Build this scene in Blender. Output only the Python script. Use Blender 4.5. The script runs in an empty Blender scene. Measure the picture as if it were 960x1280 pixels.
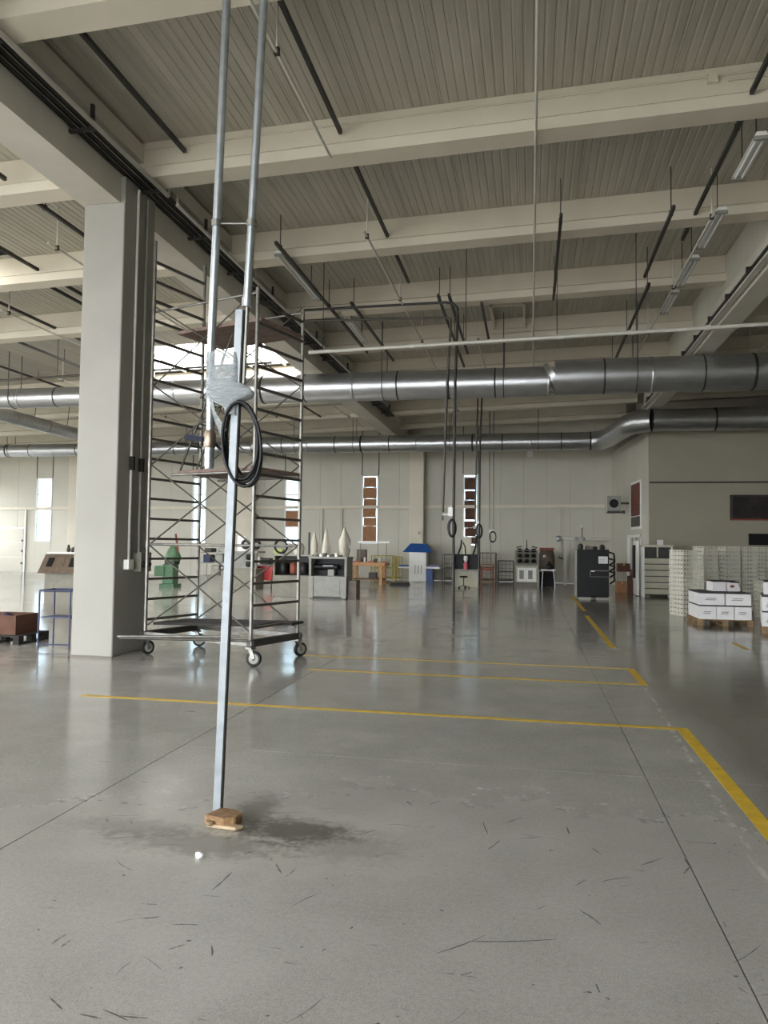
import bpy, bmesh, math, random
from mathutils import Vector, Matrix
random.seed(7)
C = bpy.context.scene.collection
SC = bpy.context.scene

# ------------------------------------------------------------------ camera, sky, exposure
FPX, CX, CY, EYE = 935.0, 480.0, 640.0, 1.6          # focal length and centre of the 960x1280 frame, eye height
CAM_X = Vector((0.98133968, 0.19186364, 0.01267971))  # rows of the world-to-camera rotation
CAM_D = Vector((0.00368217, 0.04717958, -0.99887964))
CAM_F = Vector((-0.19224691, 0.98028691, 0.04559272))
cam_data = bpy.data.cameras.new('camera'); cam = bpy.data.objects.new('camera', cam_data); C.objects.link(cam)
cam_data.sensor_fit = 'HORIZONTAL'; cam_data.sensor_width = 36.0; cam_data.lens = 36.0 * FPX / 960.0
cam_data.clip_start = 0.05; cam_data.clip_end = 300
cam.matrix_world = Matrix(((CAM_X.x, -CAM_D.x, -CAM_F.x, 0), (CAM_X.y, -CAM_D.y, -CAM_F.y, 0),
                           (CAM_X.z, -CAM_D.z, -CAM_F.z, EYE), (0, 0, 0, 1)))
SC.camera = cam
world = bpy.data.worlds.new('overcast'); SC.world = world; world.use_nodes = True
wb = world.node_tree.nodes['Background']
wb.inputs[0].default_value = (0.92, 0.96, 1.0, 1); wb.inputs[1].default_value = 6.0
SC.view_settings.view_transform = 'Standard'; SC.view_settings.look = 'None'
SC.view_settings.exposure = 1.1; SC.view_settings.gamma = 1.0
ROOF_PANE_GLOW = 5.0                                        # glow of the rooflight and of the added roof panes

def ray(px, py):
    return CAM_X * ((px - CX) / FPX) + CAM_D * ((py - CY) / FPX) + CAM_F
def at(px, py, Y):                                    # the point of the photograph's pixel at depth Y
    d = ray(px, py); p = d * (Y / d.y); return Vector((p.x, p.y, p.z + EYE))
def on(px, py, z=0.0):                                # the point of the pixel at height z
    d = ray(px, py); p = d * ((z - EYE) / d.z); return Vector((p.x, p.y, p.z + EYE))

# ------------------------------------------------------------------ materials
def hexc(r, g, b):
    f = lambda c: (c / 255 / 12.92) if c / 255 <= 0.04045 else ((c / 255 + 0.055) / 1.055) ** 2.4
    return (f(r), f(g), f(b), 1)
class NT:
    def __init__(s, name):
        s.m = bpy.data.materials.new(name); s.m.use_nodes = True; s.t = s.m.node_tree
        s.bsdf = s.t.nodes['Principled BSDF']; s.out = s.t.nodes['Material Output']
    def n(s, kind, **kw):
        x = s.t.nodes.new(kind)
        for k, v in kw.items(): setattr(x, k, v)
        return x
    def link(s, a, b): s.t.links.new(a, b)
    def val(s, node, key, v): node.inputs[key].default_value = v; return node
    def noise(s, vec, scale, detail=3, rough=0.5):
        x = s.n('ShaderNodeTexNoise'); x.inputs['Scale'].default_value = scale; x.inputs['Detail'].default_value = detail
        x.inputs['Roughness'].default_value = rough
        if vec is not None: s.link(vec, x.inputs['Vector'])
        return x.outputs['Fac']
    def ramp(s, fac, a, b, ca=(0, 0, 0, 1), cb=(1, 1, 1, 1)):
        r = s.n('ShaderNodeValToRGB'); r.color_ramp.elements[0].position = a; r.color_ramp.elements[1].position = b
        r.color_ramp.elements[0].color = ca; r.color_ramp.elements[1].color = cb
        s.link(fac, r.inputs[0]); return r.outputs[0]
    def mix(s, fac, a, b, mode='MIX'):
        x = s.n('ShaderNodeMix', data_type='RGBA', blend_type=mode)
        for i, v in ((0, fac), (6, a), (7, b)):
            if hasattr(v, 'is_output') or isinstance(v, bpy.types.NodeSocket): s.link(v, x.inputs[i])
            else: x.inputs[i].default_value = v
        return x.outputs[2]
    def math(s, op, a, b=None, c=None):
        x = s.n('ShaderNodeMath', operation=op)
        for i, v in enumerate((a, b, c)):
            if v is None: continue
            if isinstance(v, bpy.types.NodeSocket): s.link(v, x.inputs[i])
            else: x.inputs[i].default_value = v
        return x.outputs[0]
    def pos(s, scale=None, rot=None):
        g = s.n('ShaderNodeNewGeometry').outputs['Position']
        if scale is None and rot is None: return g
        mp = s.n('ShaderNodeMapping')
        if scale: mp.inputs['Scale'].default_value = scale
        if rot: mp.inputs['Rotation'].default_value = rot
        s.link(g, mp.inputs['Vector']); return mp.outputs[0]
    def bump(s, h, strength, dist=0.01):
        b = s.n('ShaderNodeBump'); b.inputs['Strength'].default_value = strength; b.inputs['Distance'].default_value = dist
        s.link(h, b.inputs['Height']); s.link(b.outputs[0], s.bsdf.inputs['Normal'])

def plain(name, rgb, rough=0.55, metal=0.0, vary=0.18, scale=6.0, bump=0.0, spec=0.5):
    t = NT(name); c = hexc(*rgb)
    f = t.noise(t.pos(), scale, 4)
    lo = tuple(x * (1 - vary) for x in c[:3]) + (1,); hi = tuple(min(1, x * (1 + vary)) for x in c[:3]) + (1,)
    t.link(t.ramp(f, 0.3, 0.7, lo, hi), t.bsdf.inputs['Base Color'])
    t.bsdf.inputs['Roughness'].default_value = rough; t.bsdf.inputs['Metallic'].default_value = metal
    t.bsdf.inputs['Specular IOR Level'].default_value = spec
    if bump: t.bump(t.noise(t.pos(), scale * 8, 3), bump)
    return t.m
M = {}
def P(name, *a, **k): M[name] = plain(name, *a, **k)
P('concrete_paint', (210, 202, 184), 0.7, vary=0.05, scale=1.5, bump=0.05)
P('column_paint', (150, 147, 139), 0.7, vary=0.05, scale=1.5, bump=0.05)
P('girder_paint', (200, 195, 182), 0.7, vary=0.07, scale=1.2, bump=0.08)
P('wall_paint', (190, 186, 172), 0.6, vary=0.04, scale=0.8)
P('office_paint', (152, 147, 130), 0.75, vary=0.05, scale=0.8)
P('roof_sheet', (172, 167, 154), 0.5, vary=0.06, scale=0.7)
P('roof_dark', (60, 58, 54), 0.9)
P('dark_steel', (62, 60, 58), 0.5, 0.5, vary=0.2)
P('tube_steel', (128, 126, 120), 0.42, 0.75, vary=0.25, scale=9)
P('rung_steel', (82, 78, 72), 0.5, 0.55, vary=0.25, scale=9)
P('galvanized', (160, 165, 168), 0.33, 0.8, vary=0.14, scale=14)
P('galvanized_flat', (134, 139, 142), 0.5, 0.3, vary=0.12, scale=14)
P('white_pipe', (205, 202, 192), 0.45, 0.1, vary=0.05)
P('white_paint', (238, 237, 232), 0.5, vary=0.04)
P('white_frame', (222, 222, 216), 0.45, vary=0.03)
P('black_rubber', (15, 15, 17), 0.5, vary=0.2, spec=0.35)
P('black_paint', (10, 10, 11), 0.5, vary=0.2, spec=0.3)
P('machine_grey', (142, 142, 134), 0.5, vary=0.1)
P('machine_olive', (120, 117, 104), 0.55, vary=0.12)
P('machine_brown', (92, 78, 66), 0.5, vary=0.25)
P('machine_green', (70, 104, 74), 0.5, vary=0.2)
P('press_blue', (38, 82, 146), 0.4, vary=0.12)
P('press_violet', (96, 92, 150), 0.4, vary=0.1)
P('orange_wood', (202, 150, 100), 0.6, vary=0.2, scale=10)
P('red_brown', (122, 62, 46), 0.6, vary=0.2)
P('cardboard', (150, 108, 74), 0.8, vary=0.15, scale=5)
P('cardboard_dark', (86, 56, 40), 0.8, vary=0.2, scale=5)
P('carton_white', (216, 214, 212), 0.7, vary=0.05)
P('carton_lid', (52, 50, 50), 0.7, vary=0.2)
P('print_grey', (110, 110, 112), 0.8)
P('crate_plastic', (206, 203, 188), 0.5, vary=0.06)
P('pallet_wood', (128, 104, 74), 0.8, vary=0.25, scale=12)
P('plank_brown', (112, 92, 82), 0.7, vary=0.2, scale=8)
P('plank_dark', (36, 33, 31), 0.85, vary=0.3, scale=8)
P('wood_block', (128, 98, 66), 0.8, vary=0.35, scale=30, bump=0.4)
P('cream_steel', (190, 186, 166), 0.5, vary=0.06)
P('cloth_grey', (196, 190, 176), 0.9, vary=0.08, scale=8)
P('stand_blue', (44, 52, 82), 0.45, 0.2, vary=0.2)
P('yellow_wire', (176, 160, 86), 0.5, 0.2, vary=0.15)
P('wire_grey', (104, 102, 92), 0.5, 0.4, vary=0.15)
P('red_paint', (188, 62, 60), 0.5)
P('pink_paint', (196, 90, 104), 0.5)
P('lime_paint', (196, 206, 110), 0.5)
P('violet_cloth', (66, 50, 66), 0.9, vary=0.2)
P('brass', (136, 122, 108), 0.4, 0.8, vary=0.2, scale=20)
P('handle_blue', (14, 16, 38), 0.6, spec=0.2)
P('lamp_white', (226, 226, 222), 0.4, vary=0.03)
P('line_yellow', (196, 162, 44), 0.55, vary=0.16, scale=9)
P('poster_red', (96, 44, 32), 0.5, vary=0.5, scale=5)
P('poster_dark', (34, 26, 26), 0.4, vary=0.7, scale=3)
P('office_inside', (150, 148, 138), 0.8)
P('ground_outside', (150, 148, 142), 0.9)
P('groove', (66, 64, 60), 0.9)
P('wood_beige', (170, 150, 120), 0.7, vary=0.2)

def mk_roof():
    t = NT('roof_sheet_ribbed'); t.bsdf.inputs['Roughness'].default_value = 0.5
    f = t.noise(t.pos((3, 0.25, 3)), 2.0, 4)
    t.link(t.ramp(f, 0.3, 0.7, hexc(163, 158, 144), hexc(184, 179, 165)), t.bsdf.inputs['Base Color'])
    M['roof_sheet'] = t.m
mk_roof()
def mk_duct():
    t = NT('duct_metal')
    f = t.noise(t.pos((1, 3, 3)), 3.0, 5)
    t.link(t.ramp(f, 0.3, 0.75, hexc(184, 185, 187), hexc(200, 202, 204)), t.bsdf.inputs['Base Color'])
    t.bsdf.inputs['Metallic'].default_value = 0.9
    t.bsdf.inputs['Roughness'].default_value = 0.34
    w = t.n('ShaderNodeTexWave', bands_direction='X'); w.inputs['Scale'].default_value = 2.6; w.inputs['Distortion'].default_value = 0.0
    t.link(t.pos(), w.inputs['Vector'])
    t.bump(w.outputs['Fac'], 0.06, 0.004)
    M['duct'] = t.m
mk_duct()
def mk_floor():
    t = NT('polished_concrete'); p = t.pos()
    big = t.noise(p, 0.35, 4, 0.6); mid = t.noise(p, 2.2, 6, 0.65); fine = t.noise(p, 38, 4, 0.7)
    col = t.ramp(big, 0.35, 0.65, hexc(142, 139, 132), hexc(156, 153, 146))
    col = t.mix(0.6, col, t.ramp(mid, 0.3, 0.72, hexc(128, 125, 118), hexc(172, 169, 163)))
    col = t.mix(0.35, col, t.ramp(fine, 0.35, 0.65, hexc(120, 118, 112), hexc(176, 174, 168)))
    grit = t.noise(p, 130, 3, 0.7); col = t.mix(0.3, col, t.ramp(grit, 0.36, 0.64, hexc(96, 94, 88), hexc(190, 188, 182)))
    # pale dust patches
    dust = t.ramp(t.noise(p, 0.9, 5, 0.6), 0.5, 0.8)
    col = t.mix(t.math('MULTIPLY', dust, 0.35), col, hexc(192, 190, 184))
    # scuffs: short dark strokes in two directions
    for rot, sc, th in (((0, 0, 0.55), (2.0, 15.0, 1), 0.70), ((0, 0, -0.5), (2.3, 18.0, 1), 0.71), ((0, 0, 1.35), (2.5, 14.0, 1), 0.70)):
        n1 = t.noise(t.pos(sc, rot), 1.5, 3, 0.6)
        k = t.math('MULTIPLY', t.ramp(n1, th, th + 0.03), t.ramp(t.noise(p, 1.3, 2), 0.46, 0.56))
        col = t.mix(t.math('MULTIPLY', k, 0.75), col, hexc(58, 56, 54))
    spots = t.math('MULTIPLY', t.ramp(t.noise(p, 26, 3, 0.6), 0.735, 0.75), 0.8)
    col = t.mix(spots, col, hexc(50, 48, 46))
    # the oily stain round the foot of the service pole and the pale dust ring about it
    sep = t.n('ShaderNodeSeparateXYZ'); t.link(p, sep.inputs[0])
    def blot(x, y, rx, ry, noise_amt=0.9, nsc=5.0):
        dx = t.math('DIVIDE', t.math('SUBTRACT', sep.outputs[0], x), rx); dy = t.math('DIVIDE', t.math('SUBTRACT', sep.outputs[1], y), ry)
        r = t.math('SQRT', t.math('ADD', t.math('MULTIPLY', dx, dx), t.math('MULTIPLY', dy, dy)))
        return t.math('ADD', r, t.math('MULTIPLY', t.math('SUBTRACT', t.noise(p, nsc, 5, 0.7), 0.5), noise_amt * 2))
    ring = t.ramp(blot(-1.55, 3.95, 1.25, 0.62), 0.5, 1.1, (1, 1, 1, 1), (0, 0, 0, 1))
    col = t.mix(t.math('MULTIPLY', ring, 0.4), col, hexc(176, 172, 162))
    rust = t.ramp(blot(-6.0, 9.45, 0.75, 0.16, 0.6, 7.0), 0.5, 1.1, (1, 1, 1, 1), (0, 0, 0, 1)); col = t.mix(t.math('MULTIPLY', rust, 0.7), col, hexc(96, 74, 52))
    for a, k in (((-1.30, 4.10, 0.42, 0.22), 0.85), ((-1.62, 4.32, 0.16, 0.40), 0.6), ((-1.75, 3.82, 0.62, 0.20), 0.45), ((-2.15, 3.95, 0.5, 0.16), 0.35), ((-1.0, 3.95, 0.4, 0.25), 0.3)):
        s_ = t.ramp(blot(*a, noise_amt=1.0, nsc=14.0), 0.45, 1.0, (1, 1, 1, 1), (0, 0, 0, 1))
        col = t.mix(t.math('MULTIPLY', s_, k), col, hexc(70, 66, 58))
    # a chalky line scraped beside the yellow line
    cl = t.math('ABSOLUTE', t.math('SUBTRACT', t.math('ADD', sep.outputs[0], t.math('MULTIPLY', sep.outputs[1], -0.034)), 1.0))
    cl = t.ramp(cl, 0.008, 0.03, (1, 1, 1, 1), (0, 0, 0, 1))
    cl = t.math('MULTIPLY', cl, t.ramp(t.noise(t.pos((6, 2.2, 1)), 3, 4, 0.7), 0.48, 0.62))
    cl = t.math('MULTIPLY', cl, t.ramp(sep.outputs[1], 0.0, 1.0))
    yr = t.math('MULTIPLY', t.math('LESS_THAN', sep.outputs[1], 9.2), t.math('GREATER_THAN', sep.outputs[1], 3.9))
    col = t.mix(t.math('MULTIPLY', t.math('MULTIPLY', cl, yr), 0.7), col, hexc(205, 202, 196))
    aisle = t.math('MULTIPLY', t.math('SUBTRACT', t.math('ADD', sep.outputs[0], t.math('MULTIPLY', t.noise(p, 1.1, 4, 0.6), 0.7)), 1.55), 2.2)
    aisle = t.math('MINIMUM', t.math('MAXIMUM', aisle, 0.0), 1.0)      # the aisle floor right of the yellow line is darker
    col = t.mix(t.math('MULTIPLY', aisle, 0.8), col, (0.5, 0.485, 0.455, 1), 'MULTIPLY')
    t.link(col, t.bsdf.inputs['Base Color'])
    rough = t.math('ADD', t.math('MULTIPLY', mid, 0.12), t.math('ADD', t.math('MULTIPLY', big, 0.10), 0.02))
    rough = t.math('ADD', rough, t.math('MULTIPLY', dust, 0.1))
    worn = t.ramp(blot(-0.6, 2.2, 5.2, 4.2, 0.35, 0.7), 0.25, 1.25, (1, 1, 1, 1), (0, 0, 0, 1))   # the polish is worn off round the pole
    rough = t.math('ADD', rough, t.math('MULTIPLY', worn, 0.3))
    t.link(rough, t.bsdf.inputs['Roughness'])
    t.bsdf.inputs['Specular IOR Level'].default_value = 0.85
    t.bump(t.noise(t.pos((1, 1, 1)), 3.5, 4, 0.6), 0.03, 0.02)
    M['floor'] = t.m
mk_floor()
def emit(name, rgb, s):
    t = NT(name); e = t.n('ShaderNodeEmission'); e.inputs[0].default_value = rgb; e.inputs[1].default_value = s
    t.link(e.outputs[0], t.out.inputs[0]); M[name] = t.m
emit('skylight_and_added_pane', (1.0, 0.98, 0.93, 1), ROOF_PANE_GLOW)
def glass(name, tint, mixf):
    t = NT(name); tr = t.n('ShaderNodeBsdfTransparent'); tr.inputs[0].default_value = tint
    gl = t.n('ShaderNodeBsdfGlossy'); gl.inputs[1].default_value = 0.05
    mx = t.n('ShaderNodeMixShader'); mx.inputs[0].default_value = mixf
    t.link(tr.outputs[0], mx.inputs[1]); t.link(gl.outputs[0], mx.inputs[2]); t.link(mx.outputs[0], t.out.inputs[0]); M[name] = t.m
glass('pane_glass', (0.45, 0.52, 0.55, 1), 0.08)
def mk_wrap():
    t = NT('plastic_wrap'); t.bsdf.inputs['Base Color'].default_value = hexc(176, 182, 184); t.bsdf.inputs['Roughness'].default_value = 0.25
    t.bsdf.inputs['Transmission Weight'].default_value = 0.0
    t.bump(t.noise(t.pos((3, 3, 16)), 8, 4, 0.6), 0.9, 0.03)
    tr = t.n('ShaderNodeBsdfTransparent'); mx = t.n('ShaderNodeMixShader'); mx.inputs[0].default_value = 0.72
    t.link(tr.outputs[0], mx.inputs[1]); t.link(t.bsdf.outputs[0], mx.inputs[2]); t.link(mx.outputs[0], t.out.inputs[0])
    M['wrap'] = t.m
mk_wrap()

# ------------------------------------------------------------------ mesh helpers
class MB:
    def __init__(s): s.v = []; s.f = []; s.smooth = []
    def add(s, vs, fs, smooth=False):
        o = len(s.v); s.v += [Vector(x) for x in vs]
        for f in fs: s.f.append([i + o for i in f]); s.smooth.append(smooth)
        return s
    def box(s, x0, x1, y0, y1, z0, z1, rot=0.0, about=None):
        vs = [Vector((x, y, z)) for x in (x0, x1) for y in (y0, y1) for z in (z0, z1)]
        if rot:
            c = Vector(about) if about else Vector(((x0 + x1) / 2, (y0 + y1) / 2, 0))
            R = Matrix.Rotation(rot, 3, 'Z'); vs = [R @ (q - Vector((c.x, c.y, 0))) + Vector((c.x, c.y, 0)) for q in vs]
        return s.add(vs, [(0, 1, 3, 2), (4, 6, 7, 5), (0, 4, 5, 1), (2, 3, 7, 6), (0, 2, 6, 4), (1, 5, 7, 3)])
    def bar(s, a, b, w, h, up=(0, 0, 1)):            # a square bar from a to b
        a, b = Vector(a), Vector(b); d = (b - a).normalized(); u = Vector(up)
        if abs(d.dot(u)) > 0.98: u = Vector((0, 1, 0))
        x = d.cross(u).normalized(); u = x.cross(d).normalized()
        vs = [q + x * (sx * w / 2) + u * (su * h / 2) for q in (a, b) for sx, su in ((-1, -1), (1, -1), (1, 1), (-1, 1))]
        return s.add(vs, [(3, 2, 1, 0), (4, 5, 6, 7), (0, 1, 5, 4), (1, 2, 6, 5), (2, 3, 7, 6), (3, 0, 4, 7)])
    def tube(s, pts, r, n=8, cap=True, closed=False):
        pts = [Vector(p) for p in pts]; m = len(pts); rs = r if isinstance(r, (list, tuple)) else [r] * m
        o = len(s.v); ref = None
        for i, p in enumerate(pts):
            if closed: d = (pts[(i + 1) % m] - pts[i - 1]).normalized()
            else:
                a = pts[max(i - 1, 0)]; b = pts[min(i + 1, m - 1)]; d = (b - a).normalized()
            if ref is None:
                ref = Vector((0, 0, 1)) if abs(d.z) < 0.9 else Vector((1, 0, 0))
            x = d.cross(ref).normalized(); ref2 = x.cross(d).normalized(); ref = ref2
            k = 1.0
            if 0 < i < m - 1:
                e = (pts[i + 1] - p).normalized(); c = max(0.3, math.sqrt(max(0, (1 + e.dot((p - pts[i - 1]).normalized())) / 2))); k = 1 / c if c > 0.5 else 1.3
            for j in range(n):
                t = 2 * math.pi * j / n
                s.v.append(p + (x * math.cos(t) + ref2 * math.sin(t)) * rs[i] * (k if k < 1.2 else 1.1))
        for i in range(m if closed else m - 1):
            for j in range(n):
                a = o + i * n + j; b = o + i * n + (j + 1) % n; i2 = (i + 1) % m
                s.f.append([a, b, o + i2 * n + (j + 1) % n, o + i2 * n + j]); s.smooth.append(n > 5)
        if cap and not closed:
            s._cap([s.v[o + j].copy() for j in reversed(range(n))]); s._cap([s.v[o + (m - 1) * n + j].copy() for j in range(n)])
        return s
    def _cap(s, vs):
        k = len(s.v); s.v += vs; s.f.append(list(range(k, k + len(vs)))); s.smooth.append(False)
    def lathe(s, prof, c=(0, 0, 0), n=16, squash=1.0, wob=0.0, lobes=5):
        o = len(s.v); c = Vector(c); m = len(prof)
        for r, z in prof:
            for j in range(n):
                t = 2 * math.pi * j / n; rr = r * (1 + wob * math.sin(lobes * t))
                s.v.append(c + Vector((rr * math.cos(t), rr * math.sin(t) * squash, z)))
        for i in range(m - 1):
            for j in range(n):
                s.f.append([o + i * n + j, o + i * n + (j + 1) % n, o + (i + 1) * n + (j + 1) % n, o + (i + 1) * n + j]); s.smooth.append(True)
        s._cap([s.v[o + j].copy() for j in reversed(range(n))]); s._cap([s.v[o + (m - 1) * n + j].copy() for j in range(n)])
        return s
    def prism(s, poly, lo, hi, axis='y'):            # a polygon swept along an axis
        n = len(poly)
        mk = {'y': lambda p, t: (p[0], t, p[1]), 'x': lambda p, t: (t, p[0], p[1]), 'z': lambda p, t: (p[0], p[1], t)}[axis]
        vs = [mk(p, lo) for p in poly] + [mk(p, hi) for p in poly]
        fs = [list(range(n)), [n + i for i in reversed(range(n))]] + [[i, n + i, n + (i + 1) % n, (i + 1) % n] for i in range(n)]
        return s.add(vs, fs)
    def build(s, name, mat, parent=None, world=False, bevel=0.0):
        off = parent.location if (parent is not None and world) else Vector((0, 0, 0))
        if parent is not None and world and parent.parent is not None: off = off + parent.parent.location
        me = bpy.data.meshes.new(name); me.from_pydata([tuple(v - off) for v in s.v], [], s.f)
        me.polygons.foreach_set('use_smooth', s.smooth); me.update()
        bm = bmesh.new(); bm.from_mesh(me); bmesh.ops.recalc_face_normals(bm, faces=bm.faces)
        if bevel: bmesh.ops.bevel(bm, geom=list(bm.edges), offset=bevel, segments=1, affect='EDGES', clamp_overlap=True)
        bm.to_mesh(me); bm.free()
        me.materials.append(M[mat] if isinstance(mat, str) else mat)
        o = bpy.data.objects.new(name, me); C.objects.link(o)
        if parent is not None: o.parent = parent
        return o
def B(*a, **k): return MB().box(*a, **k)
def T(pts, r, n=8): return MB().tube(pts, r, n)
def tag(o, label, cat, group=None, kind=None):
    if label: o['label'] = label
    if cat: o['category'] = cat
    if group: o['group'] = group
    if kind: o['kind'] = kind
    return o
def thing(name, label, cat, loc=(0, 0, 0), rz=0.0, group=None):
    o = bpy.data.objects.new(name, None); C.objects.link(o); o.empty_display_size = 0.1
    o.location = Vector(loc); o.rotation_euler = (0, 0, rz)
    return tag(o, label, cat, group)
def struct(mb, name, mat, parent=None, label=None, cat=None, **k):
    o = mb.build(name, mat, parent, **k)
    if parent is None: o['kind'] = 'structure'
    if label: o['label'] = label
    if cat: o['category'] = cat
    return o
def share(o, parent, loc=None, rot=None, name=None):   # a copy that shares the mesh
    c = o.copy(); C.objects.link(c); c.parent = parent
    if loc is not None: c.location = loc
    if rot is not None: c.rotation_euler = rot
    return c
def copy_thing(root, loc, rz, label, group=None):
    r = root.copy(); C.objects.link(r); r.location = loc; r.rotation_euler = (0, 0, rz); r['label'] = label
    if group: r['group'] = group
    for ch in list(root.children):
        c = ch.copy(); C.objects.link(c); c.parent = r
        for g in list(ch.children):
            d = g.copy(); C.objects.link(d); d.parent = c
    return r
ORD = ['first', 'second', 'third', 'fourth', 'fifth', 'sixth', 'seventh', 'eighth', 'ninth', 'tenth', 'eleventh', 'twelfth', 'thirteenth', 'fourteenth',
       'fifteenth', 'sixteenth', 'seventeenth', 'eighteenth', 'nineteenth', 'twentieth']

# ------------------------------------------------------------------ the shell
XL, XR, YB, YF = -30.2, 12.5, -6.0, 35.5
SLOPE = 0.031
def roofz(x): return 7.70 + SLOPE * x
GL0, GL1 = -6.42, -5.82                               # left girder
GR0, GR1 = 4.02, 4.45                                 # right girder
BEAMS = [10.07 + 3.333 * k for k in range(-4, 8)]

# floor: slabs sawn apart by thin joints over a dark bed
floor = struct(B(XL, XR, YB, YF + 0.1, -0.3, -0.012), 'floor', 'groove', label='grey polished concrete floor slabs with sawn joints', cat='floor')
xs = [XL] + [-2.7 + 3.5 * k for k in range(-7, 5) if XL + 0.3 < -2.7 + 3.5 * k < XR - 0.3] + [XR]
ys = [YB] + [5.6 + 3.5 * k for k in range(-3, 9) if YB + 0.3 < 5.6 + 3.5 * k < YF - 0.3] + [YF]
for i in range(len(xs) - 1):
    for j in range(len(ys) - 1):
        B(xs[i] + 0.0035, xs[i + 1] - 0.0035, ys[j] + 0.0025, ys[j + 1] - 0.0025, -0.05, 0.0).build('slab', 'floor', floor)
struct(B(-120, 120, -60, YB - 0.02, -0.45, -0.1), 'ground', 'ground_outside')
struct(B(-120, 120, YF + 0.6, 120, -0.45, -0.1), 'ground', 'ground_outside')
struct(B(-120, XL - 0.02, YB, YF + 0.55, -0.45, -0.1), 'ground', 'ground_outside')

# roof deck with openings for the left bay rooflight and two added glowing panes
LIGHTS = [(-12.6, -6.7, 20.0, 23.15), (-24.0, -11.0, 10.4, 13.1), (-24.0, -11.0, 3.8, 6.4)]  # the last two are out of view, added to brighten the hall
def slab_mesh():
    mb = MB(); xs = sorted({XL - 0.3, XR + 0.3} | {a for l in LIGHTS for a in l[:2]}); ys = sorted({YB, YF + 0.3} | {a for l in LIGHTS for a in l[2:]})
    for i in range(len(xs) - 1):
        for j in range(len(ys) - 1):
            cx, cy = (xs[i] + xs[i + 1]) / 2, (ys[j] + ys[j + 1]) / 2
            if any(l[0] < cx < l[1] and l[2] < cy < l[3] for l in LIGHTS): continue
            x0, x1, y0, y1 = xs[i], xs[i + 1], ys[j], ys[j + 1]
            z0, z1 = roofz(x0), roofz(x1)
            mb.add([(x0, y0, z0 + .06), (x1, y0, z1 + .06), (x1, y1, z1 + .06), (x0, y1, z0 + .06), (x0, y0, z0 + .25), (x1, y0, z1 + .25), (x1, y1, z1 + .25), (x0, y1, z0 + .25)],
                   [(0, 3, 2, 1), (4, 5, 6, 7), (0, 1, 5, 4), (1, 2, 6, 5), (2, 3, 7, 6), (3, 0, 4, 7)])
    return mb
ceiling = struct(slab_mesh(), 'ceiling', 'roof_dark', label='low-sloped roof of pale ribbed metal panels', cat='ceiling')
def rib_profile():                                    # one metre of ribbed sheet: eight flat ribs
    pts = []
    for k in range(8):
        x = k * 0.1245
        pts += [(x, 0.0), (x + 0.085, 0.0), (x + 0.095, 0.008), (x + 0.114, 0.008)]
    return pts + [(0.996, 0.0)]
pr = rib_profile(); rp = MB()
rp.add([(x, y, z) for y in (0, 1) for x, z in pr], [(i, i + 1, len(pr) + i + 1, len(pr) + i) for i in range(len(pr) - 1)])
panel0 = rp.build('roof_panel', 'roof_sheet', ceiling)
first = True; x = XL
while x < XR - 0.1:
    segs = [(YB, YF + 0.2)]
    for l in LIGHTS:
        if l[0] - 0.5 < x + 0.5 < l[1] + 0.4:
            segs = [q for a, b in segs for q in (((a, l[2]), (l[3], b)) if a < l[2] < b else ((a, b),))]
    for a, b in segs:
        o = panel0 if first else share(panel0, ceiling)
        first = False
        o.location = (x, a, roofz(x)); o.scale = (1, b - a, 1); o.rotation_euler = (0, -math.atan(SLOPE), 0)
    x += 1.0
for k, l in enumerate(LIGHTS):
    w = struct(MB().add([(l[0], l[2], roofz(l[0]) + .1), (l[1], l[2], roofz(l[1]) + .1), (l[1], l[3], roofz(l[1]) + .1), (l[0], l[3], roofz(l[0]) + .1)], [(0, 1, 2, 3)]),
               'window_%d' % (k + 10), 'skylight_and_added_pane')  # numbered as windows, though the last two are added light panes
    fr = MB()
    for x in [l[0] + 0.03 + (l[1] - l[0] - 0.06) * q / max(1, round((l[1] - l[0]) / 1.2)) for q in range(max(1, round((l[1] - l[0]) / 1.2)) + 1)]:
        B(x - 0.03, x + 0.03, l[2], l[3], roofz(x) + 0.0, roofz(x) + 0.09).build('glazing_bar', 'white_frame', w)

# girders along the hall
def girder(x0, x1, zb, y0, y1, inner, name_label):
    mb = MB().box(x0, x1, y0, y1, zb, roofz((x0 + x1) / 2) - 0.01)
    g = struct(mb, 'girder', 'girder_paint', label=name_label, cat='girder')
    return g
gl = girder(GL0, GL1, 6.5, YB, YF, 1, 'deep concrete girder on the large column, with cable tray')
B(GL1, GL1 + 0.18, YB, YF, 7.22, 7.48).build('ledge', 'girder_paint', gl)
gr = girder(GR0, GR1, 6.5, YB, 28.2, -1, 'deep concrete girder above the office corner')
B(GR0 - 0.02, GR0 + 0.5, 27.2, 28.1, 6.25, 6.5).build('corbel', 'concrete_paint', gr)
# roof beams across the bays, each carried between the girders
bays = [(XL, GL0, 'left'), (GL1, GR0, 'middle'), (GR1, XR, 'right')]
for k, y in enumerate(BEAMS):
    for x0, x1, nm in bays:
        if nm == 'left' and 19.5 < y < 20.6: continue      # the rooflight lantern takes its place
        w = 0.185; z0, z1 = roofz(x0), roofz(x1); d = 0.56
        mb = MB(); prof = [(-w, -d), (w, -d), (w, -d + 0.16), (w - 0.05, -d + 0.2), (w - 0.05, 0.0), (-w + 0.05, 0.0), (-w + 0.05, -d + 0.2), (-w, -d + 0.16)]
        mb.add([(x0, y + a, z0 + b) for a, b in prof] + [(x1, y + a, z1 + b) for a, b in prof],
               [list(range(8)), [15 - i for i in range(8)]] + [[i, (i + 1) % 8, 8 + (i + 1) % 8, 8 + i] for i in range(8)])
        struct(mb, 'roof_beam', 'concrete_paint')
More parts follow.
